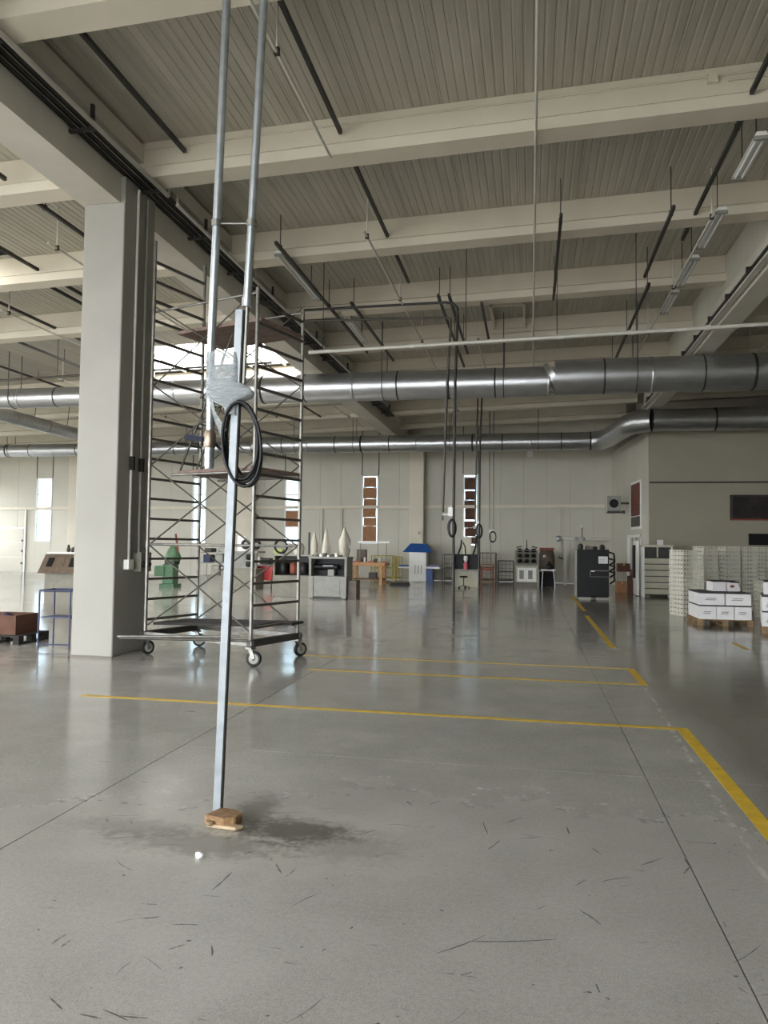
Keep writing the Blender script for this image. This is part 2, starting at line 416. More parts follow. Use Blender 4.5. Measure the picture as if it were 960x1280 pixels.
# rooflight upstand in the middle bay
up = struct(MB().box(-1.0, -0.95, 18.0, 19.9, 7.42, 7.68).box(-0.2, -0.15, 18.0, 19.9, 7.44, 7.70).box(-1.0, -0.15, 19.85, 19.9, 7.42, 7.7).box(-1.0, -0.15, 18.0, 18.05, 7.42, 7.7), 'trim_1', 'concrete_paint')

t_ = thing('beam_conduit', 'thin conduit with small box along the top of the front roof beam', 'conduit', (-5.5, 9.9, 7.4))
T([(-5.7, 9.91, roofz(-5.7) - 0.12), (3.9, 9.91, roofz(3.9) - 0.12)], 0.012, 6).build('conduit', 'concrete_paint', t_, world=True)
T([(2.45, 9.91, roofz(2.45) - 0.2), (3.9, 9.91, roofz(3.9) - 0.2)], 0.012, 6).build('conduit', 'concrete_paint', t_, world=True)
B(2.2, 2.32, 9.87, 9.94, roofz(2.2) - 0.21, roofz(2.2) - 0.1).build('junction_box', 'concrete_paint', t_, world=True)

# columns
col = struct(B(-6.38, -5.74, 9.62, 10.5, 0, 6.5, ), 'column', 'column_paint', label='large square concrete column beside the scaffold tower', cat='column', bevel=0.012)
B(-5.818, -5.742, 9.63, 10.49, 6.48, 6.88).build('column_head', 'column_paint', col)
struct(B(-5.64, -4.98, 35.0, 35.48, 0, 6.9), 'column', 'concrete_paint', label='pilaster on the far wall beside the blue and white press', cat='column')
struct(B(-14.43, -13.5, 35.0, 35.48, 0, 6.7), 'column', 'concrete_paint', label='pilaster on the far wall seen through the scaffold', cat='column')
struct(B(-23.64, -22.95, 35.0, 35.48, 0, 6.7), 'column', 'concrete_paint', label='pilaster on the far wall next to the left tall window', cat='column')

# far wall of metal panels with narrow tall windows
WINS = [(-25.86, -24.91, 1.62, 5.0), (-16.93, -16.15, 1.6, 4.98), (-12.0, -11.22, 1.64, 4.95), (-8.07, -7.24, 1.7, 5.03), (-3.15, -2.44, 1.65, 5.06)]
far = struct(B(XL, XR, YF + 0.14, YF + 0.16, 7.6, 8.3), 'wall_far', 'wall_paint', label='far wall of pale vertical metal panels', cat='wall')
def wall_panel(x0, x1, z0, z1):
    B(x0 + 0.004, x1 - 0.004, YF, YF + 0.12, z0 + 0.003, z1 - 0.003).build('panel', 'wall_paint', far)
edges = sorted({XL, 3.9, XR} | {e for w in WINS for e in w[:2]})
for a, b in zip(edges, edges[1:]):
    win = next((w for w in WINS if abs(w[0] - a) < 1e-6), None)
    if win:
        wall_panel(a, b, 0, win[2]); wall_panel(a, b, win[3], 8.0)
    else:
        n = max(1, round((b - a) / 1.12))
        for i in range(n):
            wall_panel(a + (b - a) * i / n, a + (b - a) * (i + 1) / n, 0, 3.36); wall_panel(a + (b - a) * i / n, a + (b - a) * (i + 1) / n, 3.36, 8.0)
far_back = MB()
for a, b in zip(edges, edges[1:]):                    # dark cladding behind the joints
    win = next((w for w in WINS if abs(w[0] - a) < 1e-6), None)
    if win: far_back.box(a, b, YF + 0.12, YF + 0.14, 0, win[2]).box(a, b, YF + 0.12, YF + 0.14, win[3], 8.0)
    else: far_back.box(a, b, YF + 0.12, YF + 0.14, 0, 8.0)
far_back.build('backing', 'groove', far)
WLAB = ['tall narrow window with clear bluish panes left of the large column', 'tall narrow window seen behind the scaffold ladder near the pole',
        'tall narrow window with one cardboard pane seen through the scaffold right side', 'tall narrow window covered with cardboard above the orange workbench', 'tall narrow window covered with brown cardboard behind the hanging pole']
for x0, x1, z0, z1 in WINS:
    for x in (x0, x1): B(x - 0.02, x + 0.02, YF - 0.012, YF + 0.004, z1 + 0.02, 8.0).build('joint_strip', 'groove', far)
for k, (x0, x1, z0, z1) in enumerate(WINS):
    fr = MB().box(x0, x0 + 0.06, YF - 0.02, YF + 0.1, z0, z1).box(x1 - 0.06, x1, YF - 0.02, YF + 0.1, z0, z1).box(x0, x1, YF - 0.02, YF + 0.1, z0, z0 + 0.06).box(x0, x1, YF - 0.02, YF + 0.1, z1 - 0.06, z1)
    w = struct(fr, 'window_%d' % (k + 1), 'white_frame', label=WLAB[k], cat='window')
    n = 4; zs = [z0 + 0.06 + (z1 - z0 - 0.12) * i / n for i in range(n + 1)]
    for i in range(n):
        if i: B(x0 + 0.06, x1 - 0.06, YF, YF + 0.06, zs[i] - 0.025, zs[i] + 0.025).build('transom', 'white_frame', w)
        B(x0 + 0.05, x1 - 0.05, YF + 0.05, YF + 0.058, zs[i] + 0.02, zs[i + 1] - 0.02).build('pane', 'pane_glass', w)
    if k == 2: B(x0 + 0.07, x1 - 0.07, YF + 0.01, YF + 0.03, zs[1] + 0.02, zs[2] - 0.0).build('cardboard_sheet', 'cardboard', w)
    if k in (3, 4):
        mat = 'cardboard' if k == 3 else 'cardboard_dark'; zz = z0 + 0.1; hs = [0.78, 0.42, 0.5, 0.36, 0.55, 0.5] if k == 3 else [0.36, 0.42, 0.32, 0.6, 0.34, 0.44, 0.6]
        for q, h in enumerate(hs):
            if zz + h > z1 - 0.06: h = z1 - 0.1 - zz
            if h < 0.1: break
            B(x0 + 0.07 + 0.03 * (q % 2), x1 - 0.09 - 0.03 * ((q + 1) % 3 == 0), YF - 0.005 - 0.004 * q, YF + 0.004 - 0.004 * q, zz, zz + h - 0.02).build('cardboard_sheet', mat, w)
            if q % 3 != 2:
                B(x0 + 0.08, x0 + 0.24, YF - 0.05, YF - 0.04, zz + h - 0.05, zz + h + 0.01).build('tape', 'white_paint', w)
                B(x1 - 0.24, x1 - 0.1, YF - 0.05, YF - 0.04, zz + h - 0.05, zz + h + 0.01).build('tape', 'white_paint', w)
            zz += h + (0.05 if q % 3 == 2 else 0.0)
# door in the far wall at the left edge
d = struct(B(-28.6, -26.42, YF - 0.05, YF - 0.005, 0, 2.35), 'door_1', 'white_frame', label='pale sectional door in the far wall beside the leftmost window', cat='door')
for z0, z1 in ((0.03, 0.75), (0.78, 1.55), (1.58, 2.3)): B(-28.5, -26.52, YF - 0.08, YF - 0.05, z0, z1).build('door_panel', 'wall_paint', d)
B(-26.44, -26.36, YF - 0.1, YF - 0.03, 0, 3.36).build('door_post', 'white_frame', d)
for z in (1.6, 1.05, 0.4): B(-26.6, -26.5, YF - 0.11, YF - 0.08, z, z + 0.1).build('hinge', 'dark_steel', d)
struct(B(XL, -5.7, YF - 0.07, YF - 0.0, 0.84, 0.9), 'trim_2', 'wall_paint')
# left wall, back wall, right wall: only the light they let in and block is seen
wl = struct(MB().box(XL - 0.2, XL, YB, YF, -0.3, 1.4).box(XL - 0.2, XL, YB, YF, 4.6, 8.0), 'wall_left', 'wall_paint')
for y in [YB + 4.15 * i for i in range(11)]: B(XL - 0.18, XL - 0.02, y - 0.5, y + 0.5, 1.4, 4.6).build('pier', 'wall_paint', wl)
struct(B(XR, XR + 0.2, YB, YF + 0.1, -0.3, 8.4), 'wall_right', 'wall_paint')
struct(MB().box(0.0, XR + 0.2, YB - 0.2, YB, -0.3, 8.4).box(XL, 0.0, YB - 0.2, YB, 6.2, 8.2), 'wall_back', 'wall_paint')

# office block built into the right corner
OY, OX = 28.2, 4.2
off = struct(B(OX, XR, OY, OY + 0.2, 0, 6.02), 'wall_office_front', 'office_paint', label='plain painted office block wall behind the crate stacks', cat='wall')
B(OX + 0.0, XR, OY - 0.03, OY, 3.98, 4.04).build('moulding', 'groove', off)
B(OX, XR, OY - 0.012, OY, 2.75, 2.78).build('moulding', 'office_paint', off)
struct(B(OX - 0.2, XR, OY, YF, 6.0, 6.12), 'ceiling_office', 'office_paint')
ox2 = 3.66                                            # the side wall leans slightly off the grid, with a doorway in it
def side(y): return OX + (ox2 - OX) * (y - OY) / (YF - OY)
def side_seg(y0, y1, z0, z1, t=0.18, out=0.0):
    return MB().add([(side(y0) - out, y0, z0), (side(y0) + t, y0, z0), (side(y1) + t, y1, z0), (side(y1) - out, y1, z0), (side(y0) - out, y0, z1), (side(y0) + t, y0, z1), (side(y1) + t, y1, z1), (side(y1) - out, y1, z1)],
                    [(0, 3, 2, 1), (4, 5, 6, 7), (0, 1, 5, 4), (1, 2, 6, 5), (2, 3, 7, 6), (3, 0, 4, 7)])
D0, D1, DZ = 29.6, 32.0, 2.15
sw = struct(side_seg(OY + 0.2, D0, 0, 6.02), 'wall_office_side', 'wall_paint', label='side wall of the office block, lit by the hall windows', cat='wall')  # lighter paint than the office front: its brighter lighting is put into the colour
side_seg(D1, YF, 0, 6.02).build('pier', 'wall_paint', sw); side_seg(D0, D1, DZ, 6.02).build('lintel', 'wall_paint', sw)
dr = struct(MB(), 'door_2', 'white_frame', label='white framed doorway in the office side wall behind the boxes', cat='door') if False else None
df = side_seg(D0, D0 + 0.08, 0, DZ, 0.16, 0.03); q = side_seg(D1 - 0.08, D1, 0, DZ, 0.16, 0.03); df.add(q.v, q.f); q = side_seg(D0, D1, DZ - 0.08, DZ + 0.02, 0.16, 0.03); df.add(q.v, q.f)
door2 = struct(df, 'door_2', 'white_frame', label='white framed doorway in the office side wall behind the boxes', cat='door')
for i in range(6):                                    # clear strip curtain hanging in the doorway
    y = D0 + 0.15 + i * 0.36
    side_seg(y, y + 0.3, 0.05, DZ - 0.08, 0.05, -0.04).build('curtain_strip', 'wall_paint' if i % 2 else 'office_inside', door2)
struct(B(5.2, 5.3, OY + 0.2, YF, 0, 6), 'wall_office_inner', 'office_inside')

# yellow floor lines
def line(x0, x1, y0, y1): MB().box(x0, x1, y0, y1, 0.0, 0.0015).build('floor_marking', 'line_yellow')['kind'] = 'structure'
line(-4.6, 1.39, 7.12, 7.2); line(1.29, 1.39, 1.0, 7.12); line(-2.8, 1.37, 9.33, 9.41); line(1.28, 1.37, 9.41, 10.5); line(-3.3, 1.37, 10.5, 10.57)
line(1.27, 1.37, 12.7, 18.6); line(1.32, 1.42, 20.0, 26.0); line(3.42, 3.5, 13.1, 14.0)

# tyre scuffs and scrapes lying on the floor
rs = random.Random(3); sm = MB()
def scuff(a, b, w=0.007):
    a, b = Vector((a[0], a[1], 0.0006)), Vector((b[0], b[1], 0.0006)); d = b - a; nrm = Vector((-d.y, d.x, 0)).normalized(); bow = rs.uniform(-0.05, 0.05) * d.length; n = 6
    vs = []
    for i in range(n + 1):
        q = i / n; c = a + d * q + nrm * bow * math.sin(math.pi * q); h = w * (0.2 + rs.uniform(0.1, 0.75) * math.sin(math.pi * q) ** 0.4) / 2
        vs += [c + nrm * h, c - nrm * h]
    sm.add(vs, [(2 * i, 2 * i + 1, 2 * i + 3, 2 * i + 2) for i in range(n)])
for x0, y0, x1, y1 in ((545, 1192, 607, 1169), (585, 1177, 697, 1174), (632, 1029, 653, 1022), (709, 1034, 712, 1043), (800, 1082, 829, 1072), (752, 1102, 790, 1097), (855, 1073, 864, 1086), (725, 1138, 751, 1156), (825, 1016, 839, 1022),
                       (745, 1230, 750, 1241), (65, 1180, 83, 1168), (210, 1187, 232, 1180), (264, 1182, 265, 1195), (215, 1156, 249, 1156.5), (62, 1247, 78, 1262), (100, 1268, 128, 1274), (128, 1262, 160, 1276), (150, 1270, 186, 1273), (610, 1062, 625, 1050),
                       (740, 1060, 752, 1068), (700, 922, 704, 934), (508, 1002, 518, 1008), (537, 1006, 551, 1001), (176, 1148, 200, 1146), (610, 1042, 604, 1027), (855, 1092, 862, 1084), (455, 1042, 470, 1038), (345, 1080, 352, 1092), (265, 1113, 290, 1090)):
    a, b = on(x0, y0), on(x1, y1); scuff(a, b, 0.011)
for k in range(110):
    y = rs.uniform(1.9, 6.8); x = rs.uniform(-0.7 * y, 0.28 * y); q = rs.gauss(0.5, 0.7); L = rs.choice((0.03, 0.05, 0.08, 0.14, 0.2)) * rs.uniform(0.6, 1.2)
    scuff((x, y), (x + L * math.cos(q), y + L * math.sin(q)), rs.uniform(0.003, 0.009))
for k in range(90):
    y = rs.uniform(1.9, 7.5); x = rs.uniform(-0.7 * y, 0.28 * y); L = rs.uniform(0.008, 0.022); q = rs.uniform(0, 3); scuff((x, y), (x + L * math.cos(q), y + L * math.sin(q)), L * 0.8)
P('scuff_dark', (86, 84, 79), 0.6, vary=0.3, scale=20)
tag(sm.build('scuff_marks', 'scuff_dark'), 'dark tyre scuffs and specks scattered over the near floor', 'scuffs', kind='stuff')

# ------------------------------------------------------------------ overhead services
# spiral ducts
def duct(name, label, runs, collars, y, hangers):
    t = thing(name, label, 'duct', (runs[0][0], y, runs[0][2]))
    for x0, x1, z, r in runs:
        n = max(1, round((x1 - x0) / 2.4))
        for i in range(n):
            a, b = x0 + (x1 - x0) * i / n, x0 + (x1 - x0) * (i + 1) / n
            MB().tube([(a, y, z), (b, y, z)], r, 28).build('duct_section', 'duct', t, world=True)
            MB().tube([(b - 0.035, y, z), (b - 0.03, y, z), (b + 0.03, y, z), (b + 0.035, y, z)], [r, r + 0.014, r + 0.014, r], 28).build('collar', 'dark_steel' if i % 2 else 'duct', t, world=True)
            MB().tube([(a + 1.2, y, z), (a + 1.205, y, z), (a + 1.235, y, z), (a + 1.24, y, z)], [r, r + 0.008, r + 0.008, r], 28).build('seam_ring', 'dark_steel', t, world=True)
    for x0, x1, z0, z1, r0, r1 in collars:
        MB().tube([(x0, y, z0), (x1, y, z1)], [r0, r1], 28).build('reducer', 'duct', t, world=True)
    for x in hangers:
        r = next(rr for a, b, z, rr in runs if a <= x <= b)
        z = next(zz for a, b, zz, rr in runs if a <= x <= b)
        for s in (-1, 1): T([(x, y + s * r * 0.98, z), (x, y + s * r * 0.98, roofz(x))], 0.012, 5).build('hanger_rod', 'dark_steel', t, world=True)
        MB().tube([(x, y + math.cos(q) * (r + 0.008), z + math.sin(q) * (r + 0.008)) for q in [math.pi * (1 + k / 12) for k in range(13)]], 0.012, 5).build('strap', 'dark_steel', t, world=True)
    return t
duct('ventilation_duct', 'large galvanized spiral duct crossing in front under the girders', [(-26, -12.75, 5.88, 0.29), (-12.5, 0.45, 5.93, 0.385), (0.6, XR, 6.02, 0.45)],
     [(-12.75, -12.5, 5.88, 5.93, 0.29, 0.385), (0.45, 0.6, 5.93, 6.02, 0.385, 0.45)], 19.7, [-15.2, -11.0, -8.4, -3.9, -0.7, 2.6, 6.8])
d2 = duct('ventilation_duct', 'farther galvanized spiral duct near the far wall, bending towards the office block', [(-29, -12.0, 5.86, 0.29), (-11.8, 2.35, 5.94, 0.355)],
     [(-12.0, -11.8, 5.86, 5.94, 0.29, 0.355)], 31.0, [-24, -19, -15, -10, -7.4, -3.3, 0.3])
MB().tube([(2.35, 31, 5.94), (2.75, 30.9, 5.95), (3.0, 30.4, 5.97), (3.2, 29.0, 6.0), (3.4, 27.7, 6.04), (3.7, 27.15, 6.06), (4.1, 27.0, 6.06)], [0.355, 0.36, 0.365, 0.37, 0.375, 0.38, 0.385], 28).build('duct_bend', 'duct', d2, world=True)
for i in range(4): MB().tube([(4.1 + i * 2.05, 27, 6.06), (6.13 + i * 2.05, 27, 6.06)], 0.385, 28).build('duct_section', 'duct', d2, world=True)
for i in range(5): MB().tube([(4.06 + i * 2.05, 27, 6.06), (4.12 + i * 2.05, 27, 6.06)], 0.398, 28).build('collar', 'dark_steel', d2, world=True)
t = thing('ventilation_duct', 'slim silver duct running lengthwise in the left bay', 'duct', (-17.6, 22, 6.0))
for i in range(5): MB().tube([(-17.6 - 0.05 * i, 21 + i * 1.85, 5.9), (-17.65 - 0.05 * i, 22.82 + i * 1.85, 5.9)], 0.24, 20).build('duct_section', 'duct', t, world=True)
for i in range(4): T([(-17.6 - 0.05 * i, 22 + i * 2, 6.1), (-17.6, 22 + i * 2, roofz(-17.6))], 0.012, 5).build('hanger_rod', 'dark_steel', t, world=True)

# dark lighting rails hung from the roof, each with its rods
def rail(x, z, y0, y1, label, w=0.05, mat='dark_steel', rodmat='dark_steel', name='ceiling_rail', cat='rail', step=3.333, round_=False):
    t = thing(name, label, cat, (x, y0, z))
    (T([(x, y0, z), (x, y1, z)], w / 2, 8) if round_ else MB().box(x - w / 2, x + w / 2, y0, y1, z - 0.03, z + 0.03)).build('conduit' if round_ else 'rail_bar', mat, t, world=True)
    y = y0 + 0.25
    while y < y1:
        if not any(abs(y - b) < 0.24 for b in BEAMS):
            T([(x, y, z), (x, y, roofz(x))], 0.009 if not round_ else 0.015, 6).build('hanger_rod', rodmat, t, world=True)
            B(x - 0.03, x + 0.03, y - 0.02, y + 0.02, z - 0.035, z + 0.05).build('clamp', 'dark_steel', t, world=True)
        y += step
    return t
RAILS = [(-4.95, 7.3, 3.0, 9.86, 'dark ceiling rail ending at the front beam near the left girder'),
         (-2.62, 7.36, 3.0, 9.86, 'dark ceiling rail ending at the front beam right of the twin pipes'),
         (-2.6, 7.3, 10.32, 15.7, 'dark ceiling rail behind the front beam, left of the centre'),
         (2.71, 7.36, 7.0, 9.86, 'short dark ceiling rail at the front beam near the right edge'),
         (2.72, 7.3, 10.32, 14.3, 'dark ceiling rail behind the front beam near the right lamps'),
         (2.2, 7.0, 12.2, 15.3, 'dark ceiling rail left of the lamp row, second and third beams'),
         (2.32, 6.92, 15.5, 24.5, 'dark ceiling rail above the front duct near the lamp row'),
         (0.47, 7.0, 12.2, 16.4, 'short dark ceiling rail just right of the central white conduit'),
         (-1.08, 7.0, 16.4, 19.4, 'short dark ceiling rail left of the rooflight upstand'),
         (-1.95, 6.95, 15.6, 22.0, 'dark ceiling rail behind the bend of the tall looped pipe, left one'),
         (-1.72, 6.95, 15.6, 20.5, 'dark ceiling rail behind the bend of the tall looped pipe, right one'),
         (-4.45, 6.95, 12.4, 20.0, 'dark ceiling rail with lamps beside the left girder'),
         (-3.9, 6.95, 15.8, 21.0, 'dark ceiling rail running beside the lamp by the left girder'),
         (-7.85, 7.1, 6.5, 9.8, 'short dark ceiling rail left of the column top, before its beam'),
         (-7.85, 7.08, 10.5, 12.2, 'thick dark ceiling rail touching the column top on its left'),
         (-9.8, 7.1, 10.4, 15.5, 'upper dark ceiling rail left of the column'),
         (-10.0, 7.0, 13.3, 16.5, 'second dark ceiling rail left of the column, starting mid air'),
         (-11.7, 6.95, 13.2, 20.0, 'third dark ceiling rail left of the column, with white rods'),
         (-13.5, 6.95, 16.0, 23.0, 'fourth dark ceiling rail left of the column'),
         (-15.8, 6.9, 18.0, 27.0, 'lowest dark ceiling rail left of the column above the duct'),
         (-8.6, 6.95, 24.0, 30.0, 'dark ceiling rail deep in the left bay behind the scaffold')]
for r in RAILS: rail(*r)
COND = [(-2.75, 7.0, 4.0, 9.84, 'white conduit with drop rod left of the central dark rail, front'),
        (-2.78, 6.92, 12.1, 30.0, 'long white conduit with drop rod sloping towards the tall looped pipe'),
        (0.05, 7.1, 3.0, 26.0, 'white conduit straight overhead along the middle of the bay'),
        (2.86, 6.98, 12.4, 26.0, 'white conduit carrying the row of tube lamps on the right'),
        (-1.35, 6.95, 19.0, 23.0, 'short white conduit just above the front duct'),
        (-8.1, 6.7, 11.2, 19.0, 'white conduit with bent drop rod left of the column top'),
        (-11.6, 6.75, 14.5, 24.0, 'white conduit crossing the left bay above the front duct'),
        (-14.2, 6.6, 20.3, 30.0, 'white conduit behind the front duct left of the column'),
        (-9.7, 6.55, 20.6, 31.0, 'white conduit with short drops seen through the scaffold'),
        (-6.8, 6.5, 20.6, 30.0, 'white conduit right of the scaffold behind the front duct'),
        (5.95, 6.9, 18.5, 23.5, 'pale conduit in the dark bay beyond the right girder')]
for x, z, a, b, l in COND: rail(x, z, a, b, l, 0.04, 'white_pipe', 'white_pipe', 'ceiling_conduit', 'conduit', round_=True)
# drop rods that end in the air
# tube lamps
def lamp(x, y0, y1, z, label, on_=False):
    t = thing('tube_lamp', label, 'lamp', (x, (y0 + y1) / 2, z), 0, 'tube lamps')
    MB().prism([(-0.09, 0.0), (0.09, 0.0), (0.06, 0.06), (-0.06, 0.06)], y0 - (y0 + y1) / 2, y1 - (y0 + y1) / 2).build('housing', 'lamp_white', t)
    h = (y1 - y0) / 2
    for s in (-0.045, 0.045): T([(s, -h + 0.05, -0.022), (s, h - 0.05, -0.022)], 0.018, 8).build('tube', 'lamp_white', t)
    for e in (-h, h - 0.04): B(-0.09, 0.09, e, e + 0.04, -0.045, 0.005).build('end_cap', 'machine_grey', t)
    for e in (-h * 0.6, h * 0.6): T([(0, e, 0.06), (0, e, roofz(x) - z)], 0.008, 5).build('hanger_rod', 'dark_steel', t)
LAMPS = [(2.98, 9.0, 9.8, 7.02, 'tube lamp at the right edge in front of the front beam'), (2.96, 10.35, 11.5, 7.05, 'longest looking tube lamp in the right row, just behind the front beam'),
         (2.98, 12.5, 14.0, 7.02, 'second tube lamp of the right row behind the front beam'), (2.98, 14.5, 16.0, 7.02, 'third tube lamp of the right row behind the front beam'),
         (2.98, 16.4, 17.8, 7.02, 'fourth tube lamp of the right row, nearest the white cross pipe'), (-4.3, 17.1, 19.0, 6.98, 'tube lamp beside the left girder above the cross pipe'),
         (-4.6, 13.0, 15.6, 7.0, 'dark tube lamp in the shade of the left girder')]
for a in LAMPS: lamp(*a)
# cable tray, cables and white conduit along the left girder
t = thing('cable_tray', 'dark cable tray full of black cables along the left girder', 'cable tray', (-5.62, 3, 6.9))
for x in (-5.79, -5.5): B(x, x + 0.012, 2.0, 30, 6.9, 6.96).build('side_rail', 'dark_steel', t, world=True)
for i in range(5): T([(-5.76 + i * 0.055, 2.0, 6.925 + 0.01 * (i % 2)), (-5.76 + i * 0.055, 30, 6.925 + 0.01 * (i % 2))], 0.018, 6).build('cable', 'black_rubber' if i % 2 else 'dark_steel', t, world=True)
br = None
for y in [5.0 + 1.7 * k for k in range(15)]:
    if br is None: br = MB().box(-0.26, 0.16, -0.025, 0.025, -0.06, -0.02).box(0.1, 0.14, -0.025, 0.025, -0.02, 0.28).build('bracket', 'dark_steel', t); br.location = (0, y - 3, 0)
    else: share(br, t, (0, y - 3, 0))
t = thing('wall_conduit', 'bright white conduit along the outer edge of the cable tray', 'conduit', (-5.44, 2, 6.88))
T([(-5.43, 2.0, 6.88), (-5.43, 10.3, 6.88), (-5.43, 10.3, 7.45)], 0.03, 8).build('conduit', 'white_pipe', t, world=True)
T([(-5.43, 10.6, 6.88), (-5.43, 24.0, 6.88)], 0.03, 8).build('conduit', 'white_pipe', t, world=True)
for y in (10.6, 14.0, 17.5, 21): T([(-5.43, y, 6.88), (-5.43, y, roofz(-5.43))], 0.014, 6).build('hanger_rod', 'white_pipe', t, world=True)
# dark cable strip with brackets along the right girder
t = thing('cable_tray', 'thin dark cable strip along the face of the right girder', 'cable tray', (4.0, 9, 6.8))
B(3.96, 4.0, 9, 27.5, 6.78, 6.83).build('tray_bar', 'dark_steel', t, world=True)
B(3.86, 3.98, 9, 27.5, 6.56, 6.6).build('pale_conduit', 'white_pipe', t, world=True)
for k in range(12): B(3.86, 4.0, 10 + 1.5 * k, 10.04 + 1.5 * k, 6.6, 6.8).build('bracket', 'dark_steel', t, world=True)
# compressed air pipe across
t = thing('air_pipe', 'long white pipe crossing the whole bay in front of the duct', 'pipe', (-4.6, 15, 5.7))
zp = lambda x: 5.66 + (x + 4.6) * 0.0225
T([(-4.6, 15, zp(-4.6)), (XR - 1, 15, zp(XR - 1))], 0.04, 10).build('pipe', 'white_pipe', t, world=True)
for x in (-2.4, 0.55, 1.9, 3.3): T([(x - 0.05, 15, zp(x)), (x + 0.05, 15, zp(x))], 0.052, 10).build('coupling', 'white_pipe', t, world=True)
for x in (-4.3, -1.3, 0.5, 2.0, 5.2): T([(x, 15, zp(x)), (x, 15, roofz(x))], 0.009, 5).build('hanger_rod', 'dark_steel', t, world=True)
t = thing('air_pipe', 'thin dark pipe crossing the left bay above the front duct', 'pipe', (-13, 16.5, 6.3))
T([(-14.5, 18.0, 6.02), (-6.5, 18.0, 6.25)], 0.03, 8).build('pipe', 'rung_steel', t, world=True)
for x in (-12.6, -10.4, -8.2): T([(x, 18.0, 6.1), (x, 18.0, roofz(x))], 0.009, 5).build('hanger_rod', 'dark_steel', t, world=True)

# ------------------------------------------------------------------ column fittings
t = thing('electrical_conduit', 'twin grey conduits with junction boxes on the side of the large column', 'conduit', (-5.74, 10.0, 1.3))
T([(-5.715, 9.95, 1.35), (-5.715, 9.95, 6.74), (-5.68, 9.9, 6.8)], 0.02, 8).build('conduit', 'white_pipe', t, world=True)
T([(-5.715, 10.22, 1.45), (-5.715, 10.22, 6.8)], 0.02, 8).build('conduit', 'machine_grey', t, world=True)
B(-5.74, -5.66, 9.86, 10.0, 1.22, 1.36).build('junction_box', 'white_paint', t, world=True)
B(-5.74, -5.6, 10.1, 10.4, 1.18, 1.46).build('socket_box', 'machine_olive', t, world=True)
for y in (10.15, 10.27): T([(-5.6, y, 1.3), (-5.55, y, 1.27)], 0.04, 10).build('socket', 'black_paint', t, world=True)
for y in (9.95, 10.22): B(-5.74, -5.67, y - 0.025, y + 0.03, 2.66, 2.86).build('red_switch', 'plank_dark', t, world=True)

# ------------------------------------------------------------------ nearest service pole
YP = 4.2
pb = on(272, 1021)
t = thing('service_pole', 'nearest service drop: two galvanized pipes and a strut standing on a wood block', 'service pole', (pb.x, pb.y, 0))
def p1(px, py, y=YP): return at(px, py, y)
T([p1(283.5, 0), p1(263.5, 445)], 0.025, 12).build('pipe', 'galvanized', t, world=True)
top = p1(283.5, 0); T([top, (top.x, top.y, roofz(top.x) - 0.1)], 0.025, 12).build('pipe', 'galvanized', t, world=True)
T([p1(330, 0), p1(309, 378)], 0.025, 12).build('pipe', 'galvanized', t, world=True)
top = p1(330, 0); T([top, (top.x, top.y, roofz(top.x) - 0.1)], 0.025, 12).build('pipe', 'galvanized', t, world=True)
T([p1(263.5, 440), p1(262.5, 545)], 0.024, 12).build('pipe', 'galvanized', t, world=True)
T([p1(270, 279.5), p1(316, 279.5)], 0.007, 6).build('cross_tie', 'tube_steel', t, world=True)
for a, b in ((270.9, 279.5), (314.5, 279.5)): T([p1(a, b - 4), p1(a, b + 4)], 0.031, 12).build('clamp', 'tube_steel', t, world=True)
T([p1(309.4, 372), p1(308.8, 384)], 0.032, 12).build('coupling', 'galvanized', t, world=True)
a, b = p1(272, 1019), p1(300.5, 388); bd = (a - b).normalized()
sp = MB(); sp.bar(a, b, 0.044, 0.044, (0, 1, 0)); sp.build('strut_post', 'galvanized_flat', t, world=True)
MB().bar(a + Vector((0.0245, 0, 0)), b + Vector((0.0245, 0, 0)), 0.004, 0.03, (0, 1, 0)).build('strut_slot', 'dark_steel', t, world=True)
MB().bar(p1(309.5, 384), p1(305, 480), 0.012, 0.03, (0, 1, 0)).build('side_strip', 'machine_grey', t, world=True)
# wound plastic film: a flattened sleeve from pipe to strut
def sleeve(rows, depth, name):
    mb = MB(); n = 14; vs = []
    for k, (pl, pr, y) in enumerate(rows):
        l, r = p1(pl, y), p1(pr, y); c = (l + r) / 2; hw = (r - l).length / 2 + 0.004
        for j in range(n):
            q = 2 * math.pi * j / n; e = 0.55
            cx, sx = math.cos(q), math.sin(q)
            wob = 0.004 * math.sin(5 * q + k * 2.1)
            vs.append((c.x + hw * math.copysign(abs(cx) ** e, cx), c.y + (depth + wob) * math.copysign(abs(sx) ** e, sx), c.z + 0.004 * math.sin(3 * q + k)))
    fs = [[k * n + j, k * n + (j + 1) % n, (k + 1) * n + (j + 1) % n, (k + 1) * n + j] for k in range(len(rows) - 1) for j in range(n)]
    mb.add(vs, fs, True); return mb.build(name, 'wrap', t, world=True)
sleeve([(260, 297, 441), (259.5, 299, 452), (260, 298.5, 464), (259, 299, 476), (259.5, 298, 488), (259, 297, 498)], 0.042, 'plastic_wrap')
sleeve([(259, 303, 480), (260, 312, 486), (261, 317, 492), (262, 314, 497), (264, 300, 502), (281, 297, 508), (285, 296.5, 520)], 0.05, 'plastic_wrap_skirt')
mb = MB(); tri = [p1(263, 498), p1(286, 538), p1(279, 547)]                           # loose flap of film hanging to the strut
mb.add([tri[0] + Vector((0, -0.03, 0)), tri[0] + Vector((0.03, -0.045, 0)), tri[1] + Vector((0, -0.03, 0)), tri[2] + Vector((0, -0.04, 0)), (tri[1] + tri[0]) / 2 + Vector((0.0, -0.06, 0)), (tri[2] + tri[0]) / 2 + Vector((0.0, -0.05, 0))], [(0, 1, 4, 5), (5, 4, 2, 3)], True)
mb.build('film_flap', 'wrap', t, world=True)
